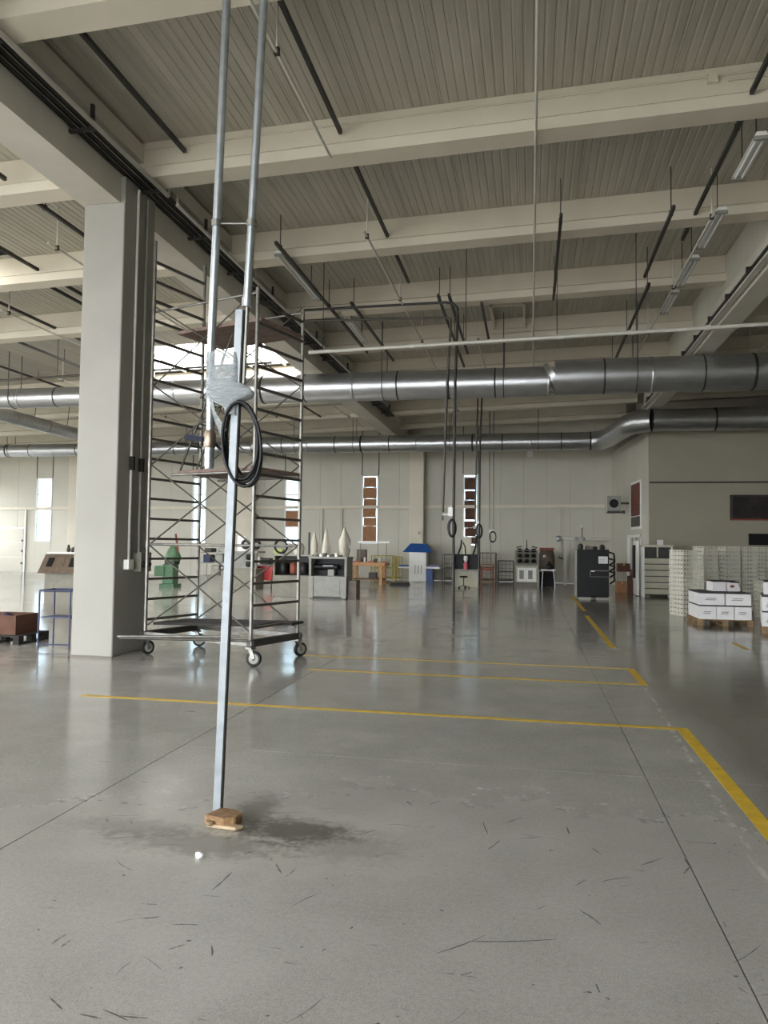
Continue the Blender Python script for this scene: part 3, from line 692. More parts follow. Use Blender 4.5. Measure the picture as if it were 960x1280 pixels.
# pipe end: brass couplers and blue valve lever
T([p1(262.8, 538), p1(262.6, 543), p1(262.3, 557), p1(262, 560)], [0.026, 0.036, 0.036, 0.03], 12).build('coupling', 'brass', t, world=True)
T([p1(262, 560), p1(261.5, 582), p1(261.4, 586)], [0.03, 0.028, 0.024], 10).build('filter_bowl', 'galvanized', t, world=True)
MB().bar(p1(254, 549), p1(232, 546.5), 0.03, 0.022, (0, 1, 0)).build('valve_lever', 'handle_blue', t, world=True)
# coiled hose
t2 = thing('air_hose', 'black air hose coiled in loops on the nearest service pole', 'hose', p1(300, 500, YP - 0.03))
def loop(cx, cy, rx, ry, yo, tilt=0.0, n=36):
    pts = []
    for k in range(n):
        q = 2 * math.pi * k / n; dx, dy = rx * math.cos(q), ry * math.sin(q)
        pts.append(p1(cx + dx * math.cos(tilt) - dy * math.sin(tilt), cy + dx * math.sin(tilt) + dy * math.cos(tilt), YP - 0.04 + yo + 0.02 * math.sin(q)))
    return MB().tube(pts, 0.0095, 7, closed=True)
for a in ((302, 555, 24, 53, 0.0, -0.08), (303, 553, 21, 50, 0.05, -0.03), (305, 557, 21, 51, 0.075, -0.12), (300, 551, 22, 48, 0.03, -0.05), (306, 552, 17, 47, 0.09, -0.1)): loop(*a).build('hose_loop', 'black_rubber', t2, world=True)
T([p1(270, 520, YP + .03), p1(262, 530, YP + .05), p1(264, 550, YP + .05), p1(272, 558, YP + .03), p1(280, 566, YP)], 0.009, 7).build('hose_tail', 'black_rubber', t2, world=True)
# the wood block under the strut
mb = MB(); c = on(280, 1029)
wt = thing('wood_block', 'split brown wood block under the foot of the nearest pole', 'block', (c.x, c.y, 0), -0.25)
mb.prism([(-0.085, -0.075), (0.05, -0.08), (0.10, -0.03), (0.095, 0.05), (0.02, 0.085), (-0.08, 0.07)], 0.002, 0.058, 'z')
mb.build('block', 'wood_block', wt, bevel=0.008)
MB().prism([(-0.05, -0.10), (0.13, -0.07), (0.15, -0.02), (0.02, -0.02)], 0.001, 0.02, 'z').build('splinter', 'wood_beige', wt, bevel=0.004)
MB().lathe([(0.02, 0.0), (0.03, 0.012), (0.025, 0.025)], (-0.03, -0.085, 0.012), 8).build('splinter', 'pallet_wood', wt)
c = on(249, 1073); tag(MB().lathe([(0.012, 0.0), (0.024, 0.01), (0.02, 0.025), (0.005, 0.03)], (c.x, c.y, 0.001), 9, 0.8, 0.2, 3).build('crumpled_wrapper', 'white_paint'), 'small crumpled white wrapper on the stained floor below the pole', 'litter')

# ------------------------------------------------------------------ service poles farther along
def far_pole(y, rows, label, hoselabel, hosepx, boxpx, scale):
    base = rows[0][-1]; b = on(*base)
    t = thing('service_pole', label, 'service pole', (b.x, b.y, 0))
    for k, pts in enumerate(rows):
        T([at(px, py, y) for px, py in pts], 0.03 if k == 0 else 0.026, 8).build('pipe', 'dark_steel' if k == 0 else 'rung_steel', t, world=True)
    c = at(*boxpx, y); B(c.x - 0.05, c.x + 0.05, c.y - 0.04, c.y + 0.04, c.z - 0.09, c.z + 0.1).build('outlet_box', 'white_paint', t, world=True)
    MB().bar(at(boxpx[0] - 12 * scale, boxpx[1] + 4, y), at(boxpx[0], boxpx[1] + 2, y), 0.05, 0.04).build('outlet_arm', 'tube_steel', t, world=True)
    MB().bar(at(boxpx[0] - 12 * scale, boxpx[1] + 2, y), at(boxpx[0] - 12 * scale, boxpx[1] + 13 * scale, y), 0.035, 0.03).build('valve', 'dark_steel', t, world=True)
    h = thing('air_hose', hoselabel, 'hose', at(hosepx[0], hosepx[1], y - 0.06))
    for q in range(3):
        pts = [at(hosepx[0] + hosepx[2] * (1 - 0.15 * q) * math.cos(a), hosepx[1] + hosepx[3] * (1 - 0.05 * q) * math.sin(a), y - 0.06 - 0.02 * q) for a in [2 * math.pi * k / 20 for k in range(20)]]
        MB().tube(pts, 0.018, 6, closed=True).build('hose_loop', 'black_rubber', h, world=True)
far_pole(16.0, [[(376, 388), (556, 378), (566, 379), (571.5, 385), (572, 396), (569, 480), (567, 640), (566.5, 777)], [(382, 401), (556, 397), (563, 399), (563.5, 408), (559, 480), (553.5, 640)]],
         'tall looped service pipe standing in mid hall with hose hung on it', 'black hose hung on the mid hall looped service pipe', (565, 660, 5, 11), (563, 640), 0.8)
far_pole(24.9, [[(602, 430), (603, 480), (600, 560), (599, 700), (598.5, 745)], [(597, 425), (598, 480), (595.5, 560), (594, 655)]],
         'thin twin service pipe standing in front of the brown covered window', 'dark hose hung on the twin pipe before the brown covered window', (599, 664, 4, 9), (597, 655), 0.5)
b = at(617, 690, 32.5)
t = thing('service_pole', 'short hanging twin pipe with hose right of the brown covered window', 'service pole', (b.x, b.y, 0))
for px in (612.5, 617.5): T([at(px, 470, 32.5), at(px - 1, 665, 32.5)], 0.025, 7).build('pipe', 'tube_steel', t, world=True)
T([at(613, 665, 32.5), (at(613, 665, 32.5).x, 32.5, 0.0)], 0.02, 7).build('stand_pipe', 'tube_steel', t, world=True)
for q in range(2): MB().tube([at(616 + 4 * math.cos(a), 671 + (7 - q) * math.sin(a), 32.42 - .03 * q) for a in [2 * math.pi * k / 16 for k in range(16)]], 0.022, 6, closed=True).build('hose_loop', 'black_rubber', t, world=True)
c = at(614, 664, 32.5); B(c.x - 0.1, c.x + 0.12, c.y - 0.05, c.y + 0.03, c.z - 0.05, c.z + 0.06).build('outlet_box', 'white_paint', t, world=True)

# ------------------------------------------------------------------ rolling scaffold tower
SL, SW, LIFT, Z0 = 1.92, 1.06, 1.165, 0.42
sc_loc = (-5.44, 9.98, 0); sc_rot = math.atan2(-0.58, 1.83)
t = thing('scaffold_tower', 'tall rolling scaffold tower of steel tubes beside the large column', 'scaffold', sc_loc, sc_rot)
for x, h in ((0, 6.05), (SL, 5.06)):
    for y in (0, SW):
        T([(x, y, 0.24), (x, y, h)], 0.026, 10).build('upright', 'tube_steel', t)
        for k in range(1, 5):
            if Z0 + LIFT * k < h: T([(x, y, Z0 + LIFT * k - 0.05), (x, y, Z0 + LIFT * k + 0.05)], 0.032, 10).build('joint_sleeve', 'tube_steel', t)
r0 = None
for x, h in ((0, 6.0), (SL, 5.0)):
    z = Z0 + 0.08
    while z < h:
        if r0 is None: r0 = MB().box(-0.02, 0.02, 0.02, SW - 0.02, -0.017, 0.017).build('rung', 'rung_steel', t); r0.location = (x, 0, z)
        else: share(r0, t, (x, 0, z))
        z += LIFT / 4
for y in (0.03, SW - 0.03):
    for k in range(4):
        for a, b in (((0, Z0 + LIFT * k), (SL, Z0 + LIFT * (k + 1))), ((0, Z0 + LIFT * (k + 1)), (SL, Z0 + LIFT * k))):
            o = 0.012 if a[1] < b[1] else -0.012
            T([(a[0], y + o, a[1]), (b[0], y + o, b[1])], 0.011, 6).build('diagonal_brace', 'rung_steel', t)
    T([(0, y, Z0 + LIFT), (SL, y, Z0 + LIFT)], 0.018, 8).build('ledger', 'tube_steel', t)
    T([(0, y, 5.0), (SL, y, 5.0)], 0.018, 8).build('guard_rail', 'tube_steel', t)
for y in (-0.02, SW + 0.02): MB().box(-0.05, SL + 0.05, y - 0.03, y + 0.03, 0.27, 0.33).build('base_beam', 'tube_steel', t)
for x in (0, SL): MB().box(x - 0.035, x + 0.035, -0.05, SW + 0.05, 0.25, 0.34).build('base_beam', 'dark_steel', t)
for k in range(3): MB().box(0.42, SL + 0.02, 0.06 + k * 0.32, 0.36 + k * 0.32, 4.62, 4.665).build('deck_board', 'plank_brown', t)
for k in range(3): MB().box(0.48, SL + 0.02, 0.06 + k * 0.32, 0.36 + k * 0.32, 2.60, 2.64).build('deck_board', 'plank_brown', t)
for y in (0.04, SW - 0.04): T([(0.4, y, 2.58), (SL, y, 2.58)], 0.02, 8).build('deck_bearer', 'tube_steel', t)
for k in range(2): MB().bar((0.05, 0.25 + k * 0.4, 0.44), (SL - 0.1 + 0.25 * k, 0.45 + k * 0.4, 0.5), 0.34, 0.035).build('base_board', 'plank_dark', t)
# inclined access ladder between the decks
for s in (0, 0.32): T([(0.25, 0.35 + s, 2.66), (1.2, 0.35 + s, 4.6)], 0.014, 6).build('ladder_rail', 'rung_steel', t)
for k in range(7): T([(0.25 + 0.95 * (k + .5) / 7, 0.35, 2.66 + 1.94 * (k + .5) / 7), (0.25 + 0.95 * (k + .5) / 7, 0.67, 2.66 + 1.94 * (k + .5) / 7)], 0.01, 6).build('ladder_rung', 'rung_steel', t)
for x, y, a in ((0, 0, 1.4), (SL, 0, 0.35), (0, SW, 0.5), (SL, SW, 1.2)):
    R = Matrix.Rotation(a, 3, 'Z'); c = Vector((x, y, 0.10)); tr_ = R @ Vector((0.05, 0, 0)); ax = R @ Vector((0, 1, 0))
    w = MB().tube([c + tr_ - ax * 0.024, c + tr_ - ax * 0.02, c + tr_ + ax * 0.02, c + tr_ + ax * 0.024], [0.085, 0.10, 0.10, 0.085], 24).build('caster_wheel', 'black_rubber', t)
    MB().tube([c + tr_ - ax * 0.028, c + tr_ + ax * 0.028], 0.066, 20).build('hub', 'machine_grey', w)
    MB().tube([c + tr_ - ax * 0.034, c + tr_ + ax * 0.034], 0.022, 10).build('hub', 'dark_steel', w)
    f = MB()
    for s in (-1, 1): f.bar(c + tr_ + ax * (0.04 * s), Vector((x, y, 0.24)) + ax * (0.04 * s), 0.05, 0.008, tuple(ax))
    f.box(x - 0.05, x + 0.05, y - 0.05, y + 0.05, 0.225, 0.25); f.build('caster_fork', 'tube_steel', t)
tag(T([on(147, 795.5, 0.358), on(300, 796, 0.358)], 0.02, 8).build('loose_tube', 'tube_steel'), 'loose scaffold tube on the tower base sticking out past the column, upper one', 'tube', 'loose scaffold tubes')
tag(T([on(150, 797.5, 0.356), on(310, 801, 0.356)], 0.018, 8).build('loose_tube', 'rung_steel'), 'loose scaffold tube sticking out past the column, lower darker one', 'tube', 'loose scaffold tubes')

# ------------------------------------------------------------------ left foreground: stand, pallet
t = thing('metal_stand', 'empty blue metal stand with one mid shelf beside the column', 'stand', (-7.0, 10.3, 0), 0.12)
for x in (-0.24, 0.24):
    for y in (-0.22, 0.22): T([(x, y, 0), (x, y, 0.88)], 0.013, 8).build('leg', 'stand_blue', t)
for y in (-0.22, 0.22): T([(-0.24, y, 0.87), (0.24, y, 0.87)], 0.014, 8).build('top_bar', 'stand_blue', t)
for x in (-0.24, 0.24): T([(x, -0.22, 0.87), (x, 0.22, 0.87)], 0.014, 8).build('top_bar', 'stand_blue', t)
B(-0.22, 0.23, -0.2, 0.2, 0.46, 0.475).build('shelf', 'stand_blue', t)
T([(-0.24, -0.22, 0.07), (0.24, -0.22, 0.07)], 0.012, 8).build('foot_bar', 'stand_blue', t)
def pallet(loc, w, d, rz, label, mat='pallet_wood'):
    t = thing('pallet', label, 'pallet', loc, rz)
    for i in range(5): B(-w / 2, w / 2, -d / 2 + i * (d - 0.1) / 4, -d / 2 + 0.1 + i * (d - 0.1) / 4, 0.115, 0.135).build('board', mat, t)
    for x in (-w / 2, -0.05, w / 2 - 0.1):
        B(x, x + 0.1, -d / 2, d / 2, 0.0, 0.02).build('runner', mat, t)
        for y in (-d / 2, -0.06, d / 2 - 0.12): B(x, x + 0.1, y, y + 0.12, 0.02, 0.115).build('spacer_block', mat, t)
    return t
pallet((-8.3, 10.75, 0), 1.0, 0.8, 0.05, 'dark worn pallet at the left edge of the view', 'plank_dark')
t = thing('wooden_crate', 'brown open wooden crate sitting on the pallet at the left edge', 'crate', (-8.35, 10.75, 0.135), 0.05)
for y in (-0.3, 0.28): B(-0.42, 0.42, y, y + 0.02, 0.0, 0.3).build('side_board', 'cardboard_dark', t)
for x in (-0.42, 0.4): B(x, x + 0.02, -0.28, 0.28, 0, 0.3).build('side_board', 'cardboard_dark', t)
B(-0.4, 0.4, -0.28, 0.28, 0.0, 0.02).build('bottom_board', 'cardboard_dark', t)
MB().lathe([(0.1, 0.02), (0.12, 0.2), (0.08, 0.3), (0.02, 0.33)], (0.05, 0, 0), 9, 1, 0.15, 3).build('contents', 'violet_cloth', t)

# ------------------------------------------------------------------ machines
def cabinet_base(t, w, d, h, mat, plinth='dark_steel', louvers=0):
    B(-w / 2 + 0.04, w / 2 - 0.04, 0.04, d - 0.02, 0, 0.07).build('plinth', plinth, t)
    B(-w / 2, w / 2, 0, d, 0.07, h).build('base_cabinet', mat, t, bevel=0.01)
    if louvers:
        for s in (-1, 1): B(s * (w / 2 - 0.07) - 0.07, s * (w / 2 - 0.07) + 0.07, -0.03, 0, 0.03, h - 0.02).build('pilaster', mat, t)
        for k in range(louvers):
            a, b = 0.12 + (h - 0.2) * k / louvers, 0.12 + (h - 0.2) * (k + 1) / louvers - 0.02
            B(-w / 2 + 0.2, w / 2 - 0.2, -0.02, 0, a, b).build('panel', mat, t)
# grey sanding machine with filter bags
t = thing('sanding_machine', 'grey grinding machine with louvred base and pale dust bags, right of the scaffold', 'machine', (-5.95, 21.7, 0))
cabinet_base(t, 1.16, 0.8, 0.68, 'machine_grey', louvers=3)
for s in (-1, 1): B(s * 0.55 - 0.035, s * 0.55 + 0.035, 0, 0.75, 0.68, 1.22).build('side_post', 'machine_grey', t)
B(-0.52, 0.52, 0.5, 0.55, 0.68, 1.22).build('back_panel', 'black_paint', t)
B(-0.6, 0.6, -0.03, 0.78, 1.2, 1.26).build('top_plate', 'machine_grey', t)
T([(-0.48, 0.25, 0.95), (0.25, 0.25, 0.95)], 0.09, 14).build('roller', 'black_rubber', t)
T([(-0.2, 0.2, 0.98), (0.12, 0.2, 0.98)], 0.035, 10).build('shaft', 'galvanized', t)
B(-0.05, 0.14, 0.2, 0.4, 0.68, 0.9).build('motor', 'machine_grey', t)
for k in range(7): B(-0.42 + k * 0.12, -0.34 + k * 0.12, 0.1, 0.25, 1.26, 1.31 + 0.03 * (k % 3)).build('knob', 'white_paint' if k % 2 else 'dark_steel', t)
B(-0.5, -0.36, 0.15, 0.4, 1.26, 1.36).build('tool_box', 'machine_olive', t)
B(0.6, 0.86, 0.1, 0.6, 0.0, 0.56).build('side_box', 'machine_brown', t)
MB().lathe([(0.11, 1.26), (0.14, 1.4), (0.11, 1.65), (0.06, 1.92), (0.012, 2.12)], (-0.17, 0.4, 0), 14, 0.8, 0.2, 3).build('dust_bag', 'cloth_grey', t)
MB().lathe([(0.12, 1.26), (0.17, 1.5), (0.17, 1.75), (0.08, 2.0), (0.012, 2.16)], (0.4, 0.4, 0), 14, 0.8, 0.2, 3).build('dust_bag', 'cloth_grey', t)
T([(-0.17, 0.4, 2.05), (-0.1, 0.42, 1.9), (-0.02, 0.42, 1.3)], 0.02, 6).build('bag_pole', 'white_pipe', t)
T([(0.28, 0.38, 1.85), (0.42, 0.38, 2.18), (0.6, 0.38, 1.5)], 0.018, 6).build('bag_pole', 'white_pipe', t)
# olive machine behind the scaffold
t = thing('grinding_machine', 'olive grey grinder with dark open front seen through the scaffold right side', 'machine', (-7.2, 22.1, 0))
MB().prism([(-0.5, 0.0), (0.62, 0.0), (0.62, 0.66), (-0.62, 0.66), (-0.62, 0.1)], 0, 0.8).build('base_cabinet', 'machine_olive', t, bevel=0.01)
B(-0.56, 0.56, 0.35, 0.45, 0.66, 1.26).build('back_panel', 'black_paint', t)
for s in (-1, 1): B(s * 0.58 - 0.03, s * 0.58 + 0.03, 0, 0.7, 0.66, 1.26).build('side_post', 'machine_olive', t)
B(-0.66, 0.64, -0.02, 0.78, 1.26, 1.31).build('top_plate', 'machine_grey', t)
for x, m in ((-0.3, 'black_rubber'), (0.02, 'red_brown'), (0.34, 'black_rubber')): MB().lathe([(0.08, 0.0), (0.13, 0.05), (0.13, 0.3), (0.06, 0.36)], (x, 0.15, 0.7), 12).build('motor', m, t)
MB().lathe([(0.14, 1.31), (0.17, 1.5), (0.12, 1.65)], (0.12, 0.3, 0), 12, 1, 0.1, 4).build('dust_bag', 'cloth_grey', t)
MB().tube([(-0.45 + 0.2 * math.cos(a), 0.25, 1.55 + 0.2 * math.sin(a)) for a in [2 * math.pi * k / 18 for k in range(18)]], 0.035, 7, closed=True).build('suction_hose', 'black_rubber', t)
T([(0.45, 0.3, 1.31), (0.45, 0.3, 2.0)], 0.03, 8).build('post', 'dark_steel', t)
MB().lathe([(0.1, 1.31), (0.12, 1.6), (0.03, 2.0)], (0.6, 0.35, 0), 10, 0.8, 0.12, 4).build('dust_bag', 'cloth_grey', t)
# grey machine left of it
t = thing('grinding_machine', 'grey machine with white top sheet and black motors right of the nearest pole', 'machine', (-10.1, 25.1, 0))
B(-0.7, 0.6, 0, 0.8, 0, 0.74).build('base_cabinet', 'machine_olive', t, bevel=0.01)
B(-0.6, 0.5, 0.3, 0.4, 0.74, 1.3).build('back_panel', 'machine_grey', t)
B(-0.7, 0.65, 0.0, 0.78, 1.3, 1.36).build('top_plate', 'machine_grey', t)
for z in (0.9, 1.15): MB().lathe([(0.07, 0), (0.12, 0.04), (0.12, 0.18), (0.05, 0.2)], (0.28, 0.15, z - 0.1), 12).build('motor', 'black_rubber', t)
for x in (0.1, 0.5): MB().tube([(x + 0.13 * math.cos(a), 0.25, 1.6 + 0.13 * math.sin(a)) for a in [2 * math.pi * k / 14 for k in range(14)]], 0.05, 7, closed=True).build('wheel_guard', 'black_rubber', t)
B(-0.25, 0.05, 0.35, 0.4, 1.36, 1.9).build('board', 'white_paint', t)
MB().lathe([(0.12, 1.36), (0.14, 1.6), (0.04, 2.0)], (0.32, 0.4, 0), 10, 0.8, 0.1, 4).build('dust_bag', 'white_paint', t)
# green machine
t = thing('drill_press', 'green machine with stepped casting behind the scaffold ladder', 'machine', (-12.85, 25.0, 0))
B(-0.28, 0.28, 0, 0.6, 0, 0.14).build('foot', 'machine_green', t); B(-0.2, 0.22, 0.05, 0.5, 0.14, 0.85).build('pillar', 'machine_green', t, bevel=0.02)
B(-0.5, -0.1, 0.0, 0.5, 0.42, 0.78).build('gear_box', 'machine_green', t, bevel=0.03)
MB().lathe([(0.26, 0.95), (0.3, 1.1), (0.22, 1.3), (0.1, 1.48), (0.03, 1.56)], (0.08, 0.3, 0), 12).build('head_cover', 'machine_green', t)
B(-0.12, 0.25, 0.05, 0.5, 0.85, 1.0).build('neck', 'dark_steel', t); T([(0.3, 0.3, 1.2), (0.16, 0.3, 1.95)], 0.04, 8).build('lever', 'red_brown', t)
# clutter row behind it
t = thing('metal_rack', 'metal work rack holding bluish parts behind the scaffold', 'rack', (-11.9, 27.0, 0))
for x in (-0.6, 0.6):
    for y in (0, 0.6): T([(x, y, 0), (x, y, 1.3)], 0.025, 6).build('leg', 'white_pipe', t)
for z in (0.35, 0.85, 1.25): B(-0.6, 0.6, 0, 0.6, z, z + 0.04).build('shelf', 'machine_grey', t)
for x, z, m, h in ((-0.35, 0.89, 'stand_blue', 0.3), (0.15, 0.89, 'machine_grey', 0.34), (0.0, 0.39, 'office_inside', 0.4), (0.4, 0.39, 'carton_white', 0.36), (-0.3, 1.29, 'dark_steel', 0.15), (0.25, 1.29, 'machine_grey', 0.2)):
    MB().box(x - 0.16, x + 0.16, 0.05, 0.5, z, z + h).build('stored_part', m, t, bevel=0.03)
t = thing('small_cabinet', 'orange wooden cabinet behind the scaffold left of the pole', 'cabinet', (-11.2, 28.2, 0))
B(-0.5, 0.4, 0, 0.5, 0.5, 1.15).build('body', 'orange_wood', t, bevel=0.01)
for x in (-0.45, 0.32): B(x, x + 0.06, 0, 0.06, 0, 0.5).build('leg', 'orange_wood', t)
B(-0.35, -0.05, -0.02, 0, 0.6, 1.05).build('door', 'plank_brown', t); B(0.0, 0.3, -0.02, 0, 0.6, 1.05).build('door', 'plank_brown', t)
tag(MB().lathe([(0.42, 0.0), (0.52, 0.15), (0.48, 0.4), (0.3, 0.62), (0.1, 0.68)], (-10.85, 26.6, 0), 14, 0.8, 0.08, 5).build('filled_sack', 'violet_cloth'), 'dark violet filled sack on the floor behind the scaffold', 'sack')
t = thing('waste_bin', 'bright red bin behind the scaffold between two grinders', 'bin', (-9.5, 26.0, 0))
MB().prism([(-0.26, 0.3), (0.26, 0.3), (0.3, 0.78), (-0.3, 0.78)], 0, 0.45).build('tub', 'red_paint', t)
for x in (-0.22, 0.22): B(x - 0.02, x + 0.02, 0.1, 0.14, 0, 0.3).build('leg', 'dark_steel', t)
MB().box(-0.32, 0.32, -0.02, 0.47, 0.78, 0.82).build('rim', 'red_paint', t)
t = thing('tool_table', 'low table with white bins and yellow box behind the scaffold', 'table', (-9.4, 27.6, 0))
B(-1.3, 0.8, 0, 0.6, 0.78, 0.83).build('tabletop', 'machine_grey', t)
for x in (-1.2, 0.7):
    for y in (0.05, 0.55): T([(x, y, 0), (x, y, 0.78)], 0.025, 6).build('leg', 'dark_steel', t)
for x, m, h in ((-1.1, 'carton_white', 0.3), (-0.7, 'dark_steel', 0.25), (-0.2, 'lime_paint', 0.6), (0.3, 'office_inside', 0.75)): MB().box(x - 0.17, x + 0.17, 0.1, 0.5, 0.83, 0.83 + h).build('storage_bin', m, t, bevel=0.02)
# brown slanted machine at the left edge
t = thing('finishing_machine', 'grey machine with slanted brown control tray left of the column', 'machine', (-14.8, 21.6, 0))
B(-0.62, 0.66, 0.1, 0.9, 0, 0.6).build('base_cabinet', 'machine_olive', t, bevel=0.01)
MB().prism([(-0.15, 0.6), (0.9, 0.6), (0.9, 1.2), (0.25, 1.2)], -0.7, 0.6, 'x').build('control_tray', 'machine_brown', t)
MB().prism([(-0.2, 0.58), (0.95, 0.58), (0.95, 1.26), (0.28, 1.26)], 0.6, 0.68, 'x').build('side_plate', 'machine_grey', t)
B(-0.62, 0.72, 0.2, 0.9, 1.24, 1.27).build('top_plate', 'white_paint', t)
for x in (-0.4, 0.0, 0.4): MB().bar((x, 0.0, 0.8), (x, 0.18, 1.08), 0.2, 0.06).build('gauge', 'black_paint' if x else 'brass', t)
for x, h in ((-0.05, 0.25), (0.1, 0.16), (0.2, 0.3)): MB().lathe([(0.03, 0), (0.07, 0.05), (0.03, h)], (x, 0.5, 1.27), 8).build('tool', 'dark_steel', t)
T([(0.42, 0.6, 1.27), (0.42, 0.6, 1.75)], 0.025, 8).build('post', 'red_brown', t); T([(0.1, 0.6, 1.75), (0.85, 0.6, 1.75)], 0.018, 8).build('cross_bar', 'dark_steel', t)
MB().bar((0.4, 0.3, 1.3), (0.7, 0.7, 1.55), 0.35, 0.02).build('paper', 'carton_white', t)
# orange workbench and lamp
t = thing('workbench', 'orange wooden workbench cluttered with tools under its white tube lamp', 'workbench', (-6.6, 30.2, 0))
B(-0.75, 0.75, 0, 0.95, 0.78, 0.92).build('tabletop', 'orange_wood', t, bevel=0.01)
for x in (-0.7, 0.5):
    for y in (0.03, 0.82): B(x, x + 0.12, y, y + 0.1, 0, 0.78).build('leg', 'orange_wood', t)
B(-0.66, 0.6, 0.1, 0.85, 0.2, 0.25).build('shelf', 'pallet_wood', t)
for k in range(9): MB().box(-0.65 + k * 0.15, -0.56 + k * 0.15, 0.2 + 0.2 * (k % 3), 0.34 + 0.2 * (k % 3), 0.92, 0.97 + 0.05 * (k % 4)).build('tool', ['pink_paint', 'cardboard', 'dark_steel', 'carton_white'][k % 4], t)
B(-0.6, -0.2, 0.6, 0.9, 0.92, 1.45).build('tool_chest', 'machine_brown', t, bevel=0.02); B(0.0, 0.3, 0.3, 0.6, 0.25, 0.5).build('stored_tool', 'dark_steel', t)
B(-0.48, 0.88, 0.32, 0.48, 1.72, 1.8).build('lamp_housing', 'lamp_white', t); T([(-0.4, 0.4, 0.92), (-0.4, 0.4, 1.72)], 0.015, 6).build('post', 'machine_grey', t); T([(0.72, 0.4, 0.92), (0.72, 0.4, 1.72)], 0.015, 6).build('post', 'machine_grey', t)
tag(MB().prism([(-0.4, 0), (0.4, 0), (0.35, 0.12), (-0.3, 0.1)], 30.3, 30.9).build('floor_mat', 'black_rubber'), None, None)
bpy.data.objects['floor_mat'].location.x = -5.3; tag(bpy.data.objects['floor_mat'], 'black rubber mat on the floor right of the orange workbench', 'mat')
# blue and white press
t = thing('heat_press', 'white press with blue roof cap and blue side trays by the far wall', 'machine', (-5.05, 34.0, 0))
B(-0.42, 0.38, 0, 0.7, 0.0, 1.36).build('body', 'white_paint', t, bevel=0.02)
MB().add([(-0.7, -0.15, 1.34), (0.68, -0.15, 1.34), (0.68, 0.8, 1.34), (-0.7, 0.8, 1.34), (-0.38, 0.1, 1.74), (0.34, 0.1, 1.74), (0.34, 0.6, 1.74), (-0.38, 0.6, 1.74)], [(0, 3, 2, 1), (4, 5, 6, 7), (0, 1, 5, 4), (1, 2, 6, 5), (2, 3, 7, 6), (3, 0, 4, 7)]).build('roof_cap', 'press_blue', t, bevel=0.01)
for x0, x1 in ((-0.88, -0.42), (0.38, 1.02)):
    B(x0, x1, -0.1, 0.6, 0.6, 0.68).build('side_tray', 'white_paint', t); B(x0 + 0.02, x1 - 0.02, -0.08, 0.58, 0.68, 0.75).build('tray_top', 'press_violet' if x0 > 0 else 'press_blue', t)
B(0.38, 0.66, 0.05, 0.6, 0.0, 0.58).build('side_cabinet', 'press_blue', t)
for x in (-0.15, 0.0, 0.14): B(x, x + 0.03, -0.012, 0, 0.35, 0.75).build('slot', 'machine_grey', t)
# mesh cages along the wall
def cage(x0, x1, y, h, label, mat, n):
    t = thing('wire_cage', label, 'cage', ((x0 + x1) / 2, y, 0)); w = x1 - x0
    for x in (-w / 2, w / 2):
        for yy in (0, 0.8): T([(x, yy, 0), (x, yy, h)], 0.025, 6).build('post', mat, t)
    for z in (0.15, h * 0.5, h):
        for yy in (0, 0.8): T([(-w / 2, yy, z), (w / 2, yy, z)], 0.02, 6).build('rail', mat, t)
    mb = MB()
    for i in range(1, n): mb.tube([(-w / 2 + w * i / n, 0, 0.12), (-w / 2 + w * i / n, 0, h)], 0.009, 4)
    for i in range(1, 6): mb.tube([(-w / 2, 0, h * i / 6), (w / 2, 0, h * i / 6)], 0.007, 4)
    mb.build('wire_mesh', mat, t)
    MB().box(-w / 2 + 0.05, w / 2 - 0.05, 0.05, 0.75, 0.1, 0.14).build('cage_floor', 'dark_steel', t)
cage(-7.3, -6.3, 34.3, 1.15, 'yellow wire cage between the workbench and the blue press', 'yellow_wire', 9); cage(-6.25, -5.98, 34.3, 1.1, 'narrow yellow wire cage beside the blue press', 'yellow_wire', 6)
cage(-3.95, -2.95, 34.3, 1.25, 'grey wire cage right of the blue press', 'wire_grey', 10)
cage(-2.3, -1.55, 34.2, 1.35, 'tall grey wire cage right of the orange stool', 'wire_grey', 4); cage(-1.45, -0.75, 34.4, 1.0, 'low grey wire cage beside the white cabinet machine', 'wire_grey', 4)
# bench with black cabinet
t = thing('polishing_bench', 'cream bench with black hood below the brown covered window', 'bench', (-2.5, 29.8, 0))
B(-0.52, 0.5, 0.3, 0.34, 0, 0.66).build('back_board', 'cream_steel', t); B(-0.56, 0.54, 0.0, 0.7, 0.66, 0.72).build('bench_top', 'machine_grey', t)
for x in (-0.54, 0.5): B(x, x + 0.03, 0, 0.7, 0, 0.66).build('side_board', 'cream_steel', t)
B(-0.52, 0.52, 0.5, 0.55, 0.72, 1.3).build('hood_back', 'black_paint', t); B(-0.52, 0.52, 0.1, 0.55, 1.28, 1.32).build('hood_top', 'black_paint', t)
for x in (-0.52, 0.48): B(x, x + 0.04, 0.1, 0.5, 0.72, 1.28).build('hood_side', 'black_paint', t)
MB().lathe([(0.09, 0.72), (0.1, 0.95), (0.05, 1.0)], (-0.03, 0.25, 0), 12).build('can', 'pink_paint', t); MB().lathe([(0.04, 1.0), (0.09, 1.1), (0.08, 1.25)], (-0.03, 0.25, 0), 12).build('can_top', 'carton_white', t)
for a, b in (((-0.35, 0.3, 1.32), (-0.2, 0.3, 1.9)), ((-0.05, 0.3, 1.32), (-0.15, 0.3, 1.8)), ((0.25, 0.3, 1.32), (0.38, 0.3, 2.05)), ((0.45, 0.3, 1.32), (0.4, 0.3, 2.0))): T([a, ((a[0] + b[0]) / 2 + 0.03, 0.3, 1.6), b], 0.035, 7).build('suction_hose', 'black_rubber', t)
B(-0.18, 0.18, 0.28, 0.32, 1.32, 2.0).build('back_sheet', 'cream_steel', t)
t = thing('swivel_stool', 'small black swivel stool in front of the cream bench', 'stool', (-2.55, 29.3, 0))
